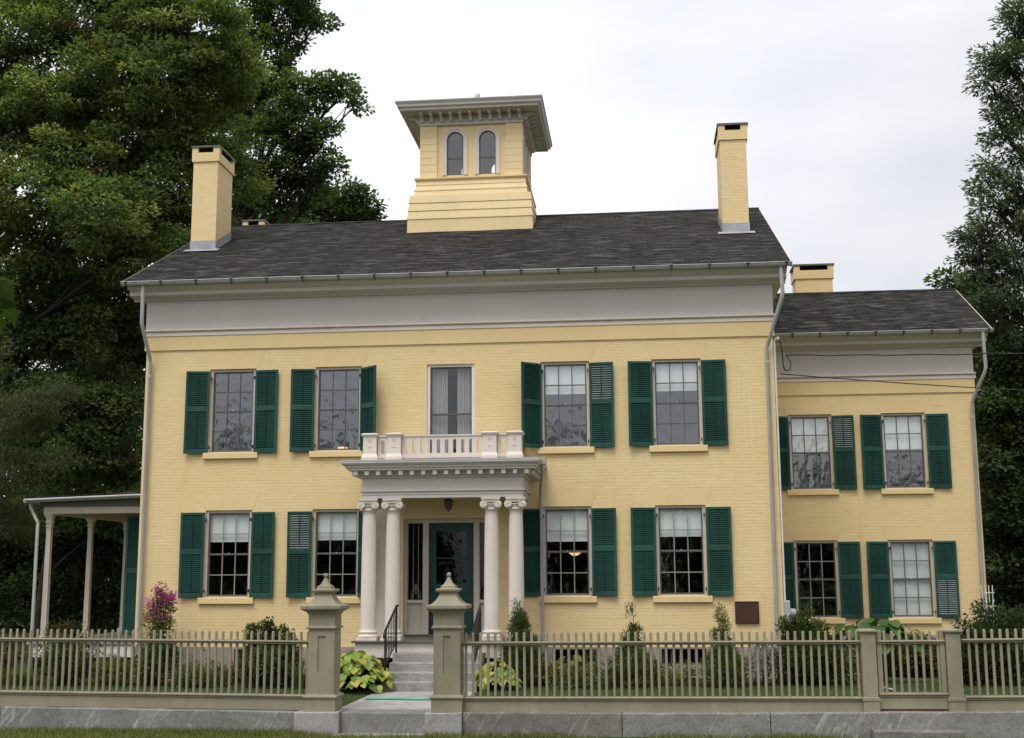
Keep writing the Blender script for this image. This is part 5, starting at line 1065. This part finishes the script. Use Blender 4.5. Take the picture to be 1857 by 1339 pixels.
shrub('spreading_shrub', 'dark spreading shrub before the right corner of the wing', 'shrub', (17.1, -1.2, LZ), [(0, 0, .5, .6, .5), (.7, 0, .5, .6, .5), (.15, 0, .80, .45, .32), (.9, .2, .7, .5, .35), (-.35, 0, .4, .35, .4)], 40, 30, .09, .085, .04, [(.045, .070, .030), (.060, .090, .036), (.08, .105, .05), (.026, .042, .020)], (3, 3, 1, 2), 66, shoots=((.1, 0, .9, 1.50, 14), (.45, 0, .8, 1.35, 12), (-.25, 0, .7, 1.2, 9), (.75, .1, .8, 1.3, 10)), group='dark shrubs behind the fence', droop=-.1)
# purple phlox at the house corner
ph = empty('phlox', (.85, -.75, LZ), 'tall phlox with magenta flower heads at the left house corner', 'flowers')
rng = np.random.default_rng(70); heads = np.array([(.85 + (a_ - .85) * .62, b_, c_) for a_, b_, c_ in [(.72, -.75, 1.05), (.86, -.78, 1.16), (.80, -.72, .98), (1.02, -.7, .93), (1.12, -.75, .90), (.96, -.78, .82), (.62, -.7, .78), (1.22, -.72, .96), (.78, -.8, .62), (.98, -.75, .55), (.44, -.75, .86), (.46, -.72, .55)]])
P, A, S, WW, col = spray(rng, heads, 120, .075, .85, .042, .040, palette(rng, len(heads), [(.46, .085, .40), (.36, .06, .32), (.55, .16, .48)], (2, 2, 1)), rng.normal(0, 1, (len(heads), 3)), 0); leaves_mesh('flower_heads', P, A, S, WW, col, ph)
T = []; b = MB()
for i, h in enumerate(heads):
    b.tube([(.85 + (h[0] - .85) * .4, -.75, LZ), (.85 + (h[0] - .85) * .8, -.75, LZ + (h[2] - LZ) * .6), tuple(h)], [.008, .006, .004], 5)
    for f in np.linspace(.25, .95, 12): T.append((.85 + (h[0] - .85) * (.4 + .6 * f), -.75, LZ + (h[2] - LZ) * f))
b.build('stems', 'bark', ph); T = np.array(T); P, A, S, WW, col = spray(rng, T, 15, .065, .7, .11, .030, palette(rng, len(T), [(.17, .20, .05), (.30, .29, .09), (.08, .11, .03)], (3, 2, 2)), rng.normal(0, 1, (len(T), 3)), .2); leaves_mesh('leaves', P, A, S, WW, col, ph)

# ------------------------------------------------------------------ grass blades
def grass(name, x0, x1, y0, y1, z, n, h, seed, cols, wts, lab, skip=None):
    rng = np.random.default_rng(seed); x = rng.uniform(x0, x1, n); y = rng.uniform(y0, y1, n)
    d = np.sin(x * 2.3) * np.sin(y * 3.1 + x) + rng.normal(0, .5, n); k = d > -.7 + (.9 if name == 'verge_grass' else 0) * (x > 7.6)
    if skip: k &= ~((x > skip[0]) & (x < skip[1]) & (y > skip[2]) & (y < skip[3]))
    x, y = x[k], y[k]; n = len(x); P = np.stack([x, y, np.full(n, z)], 1); A = unit(np.stack([rng.normal(0, .45, n), rng.normal(0, .45, n), np.ones(n)], 1)); S = unit(np.cross(A, rng.normal(0, 1, (n, 3))))
    o = leaves_mesh(name, P, A, S, (h * rng.uniform(.4, 1.2, n), np.full(n, .010)), palette(rng, n, cols, wts), None, fold=0); tag(o, lab, 'grass', None, 'stuff')
GC = [(.14, .165, .05), (.19, .21, .065), (.30, .27, .12), (.09, .115, .035)]
grass('verge_grass', -1.5, 19, -9.5, -6.62, VZ, 90000, .11, 80, GC, (3, 3, 1.5, 2), 'rough short grass along the foot of the granite kerb', (6.0, 7.45, -7, -6.5))
grass('lawn_grass', -4, 19.5, -6.15, -1.2, LZ, 80000, .05, 81, [(.085, .145, .050), (.11, .175, .058), (.065, .112, .042)], (3, 2, 2), 'short green lawn grass between the fence and the house', (5.85, 7.75, -6.2, -2.5))
grass('verge_grass', -1.5, 5.6, -6.95, -6.63, VZ, 6000, .13, 82, GC, (3, 3, 1.5, 2), 'taller grass tufts at the foot of the left granite kerb')
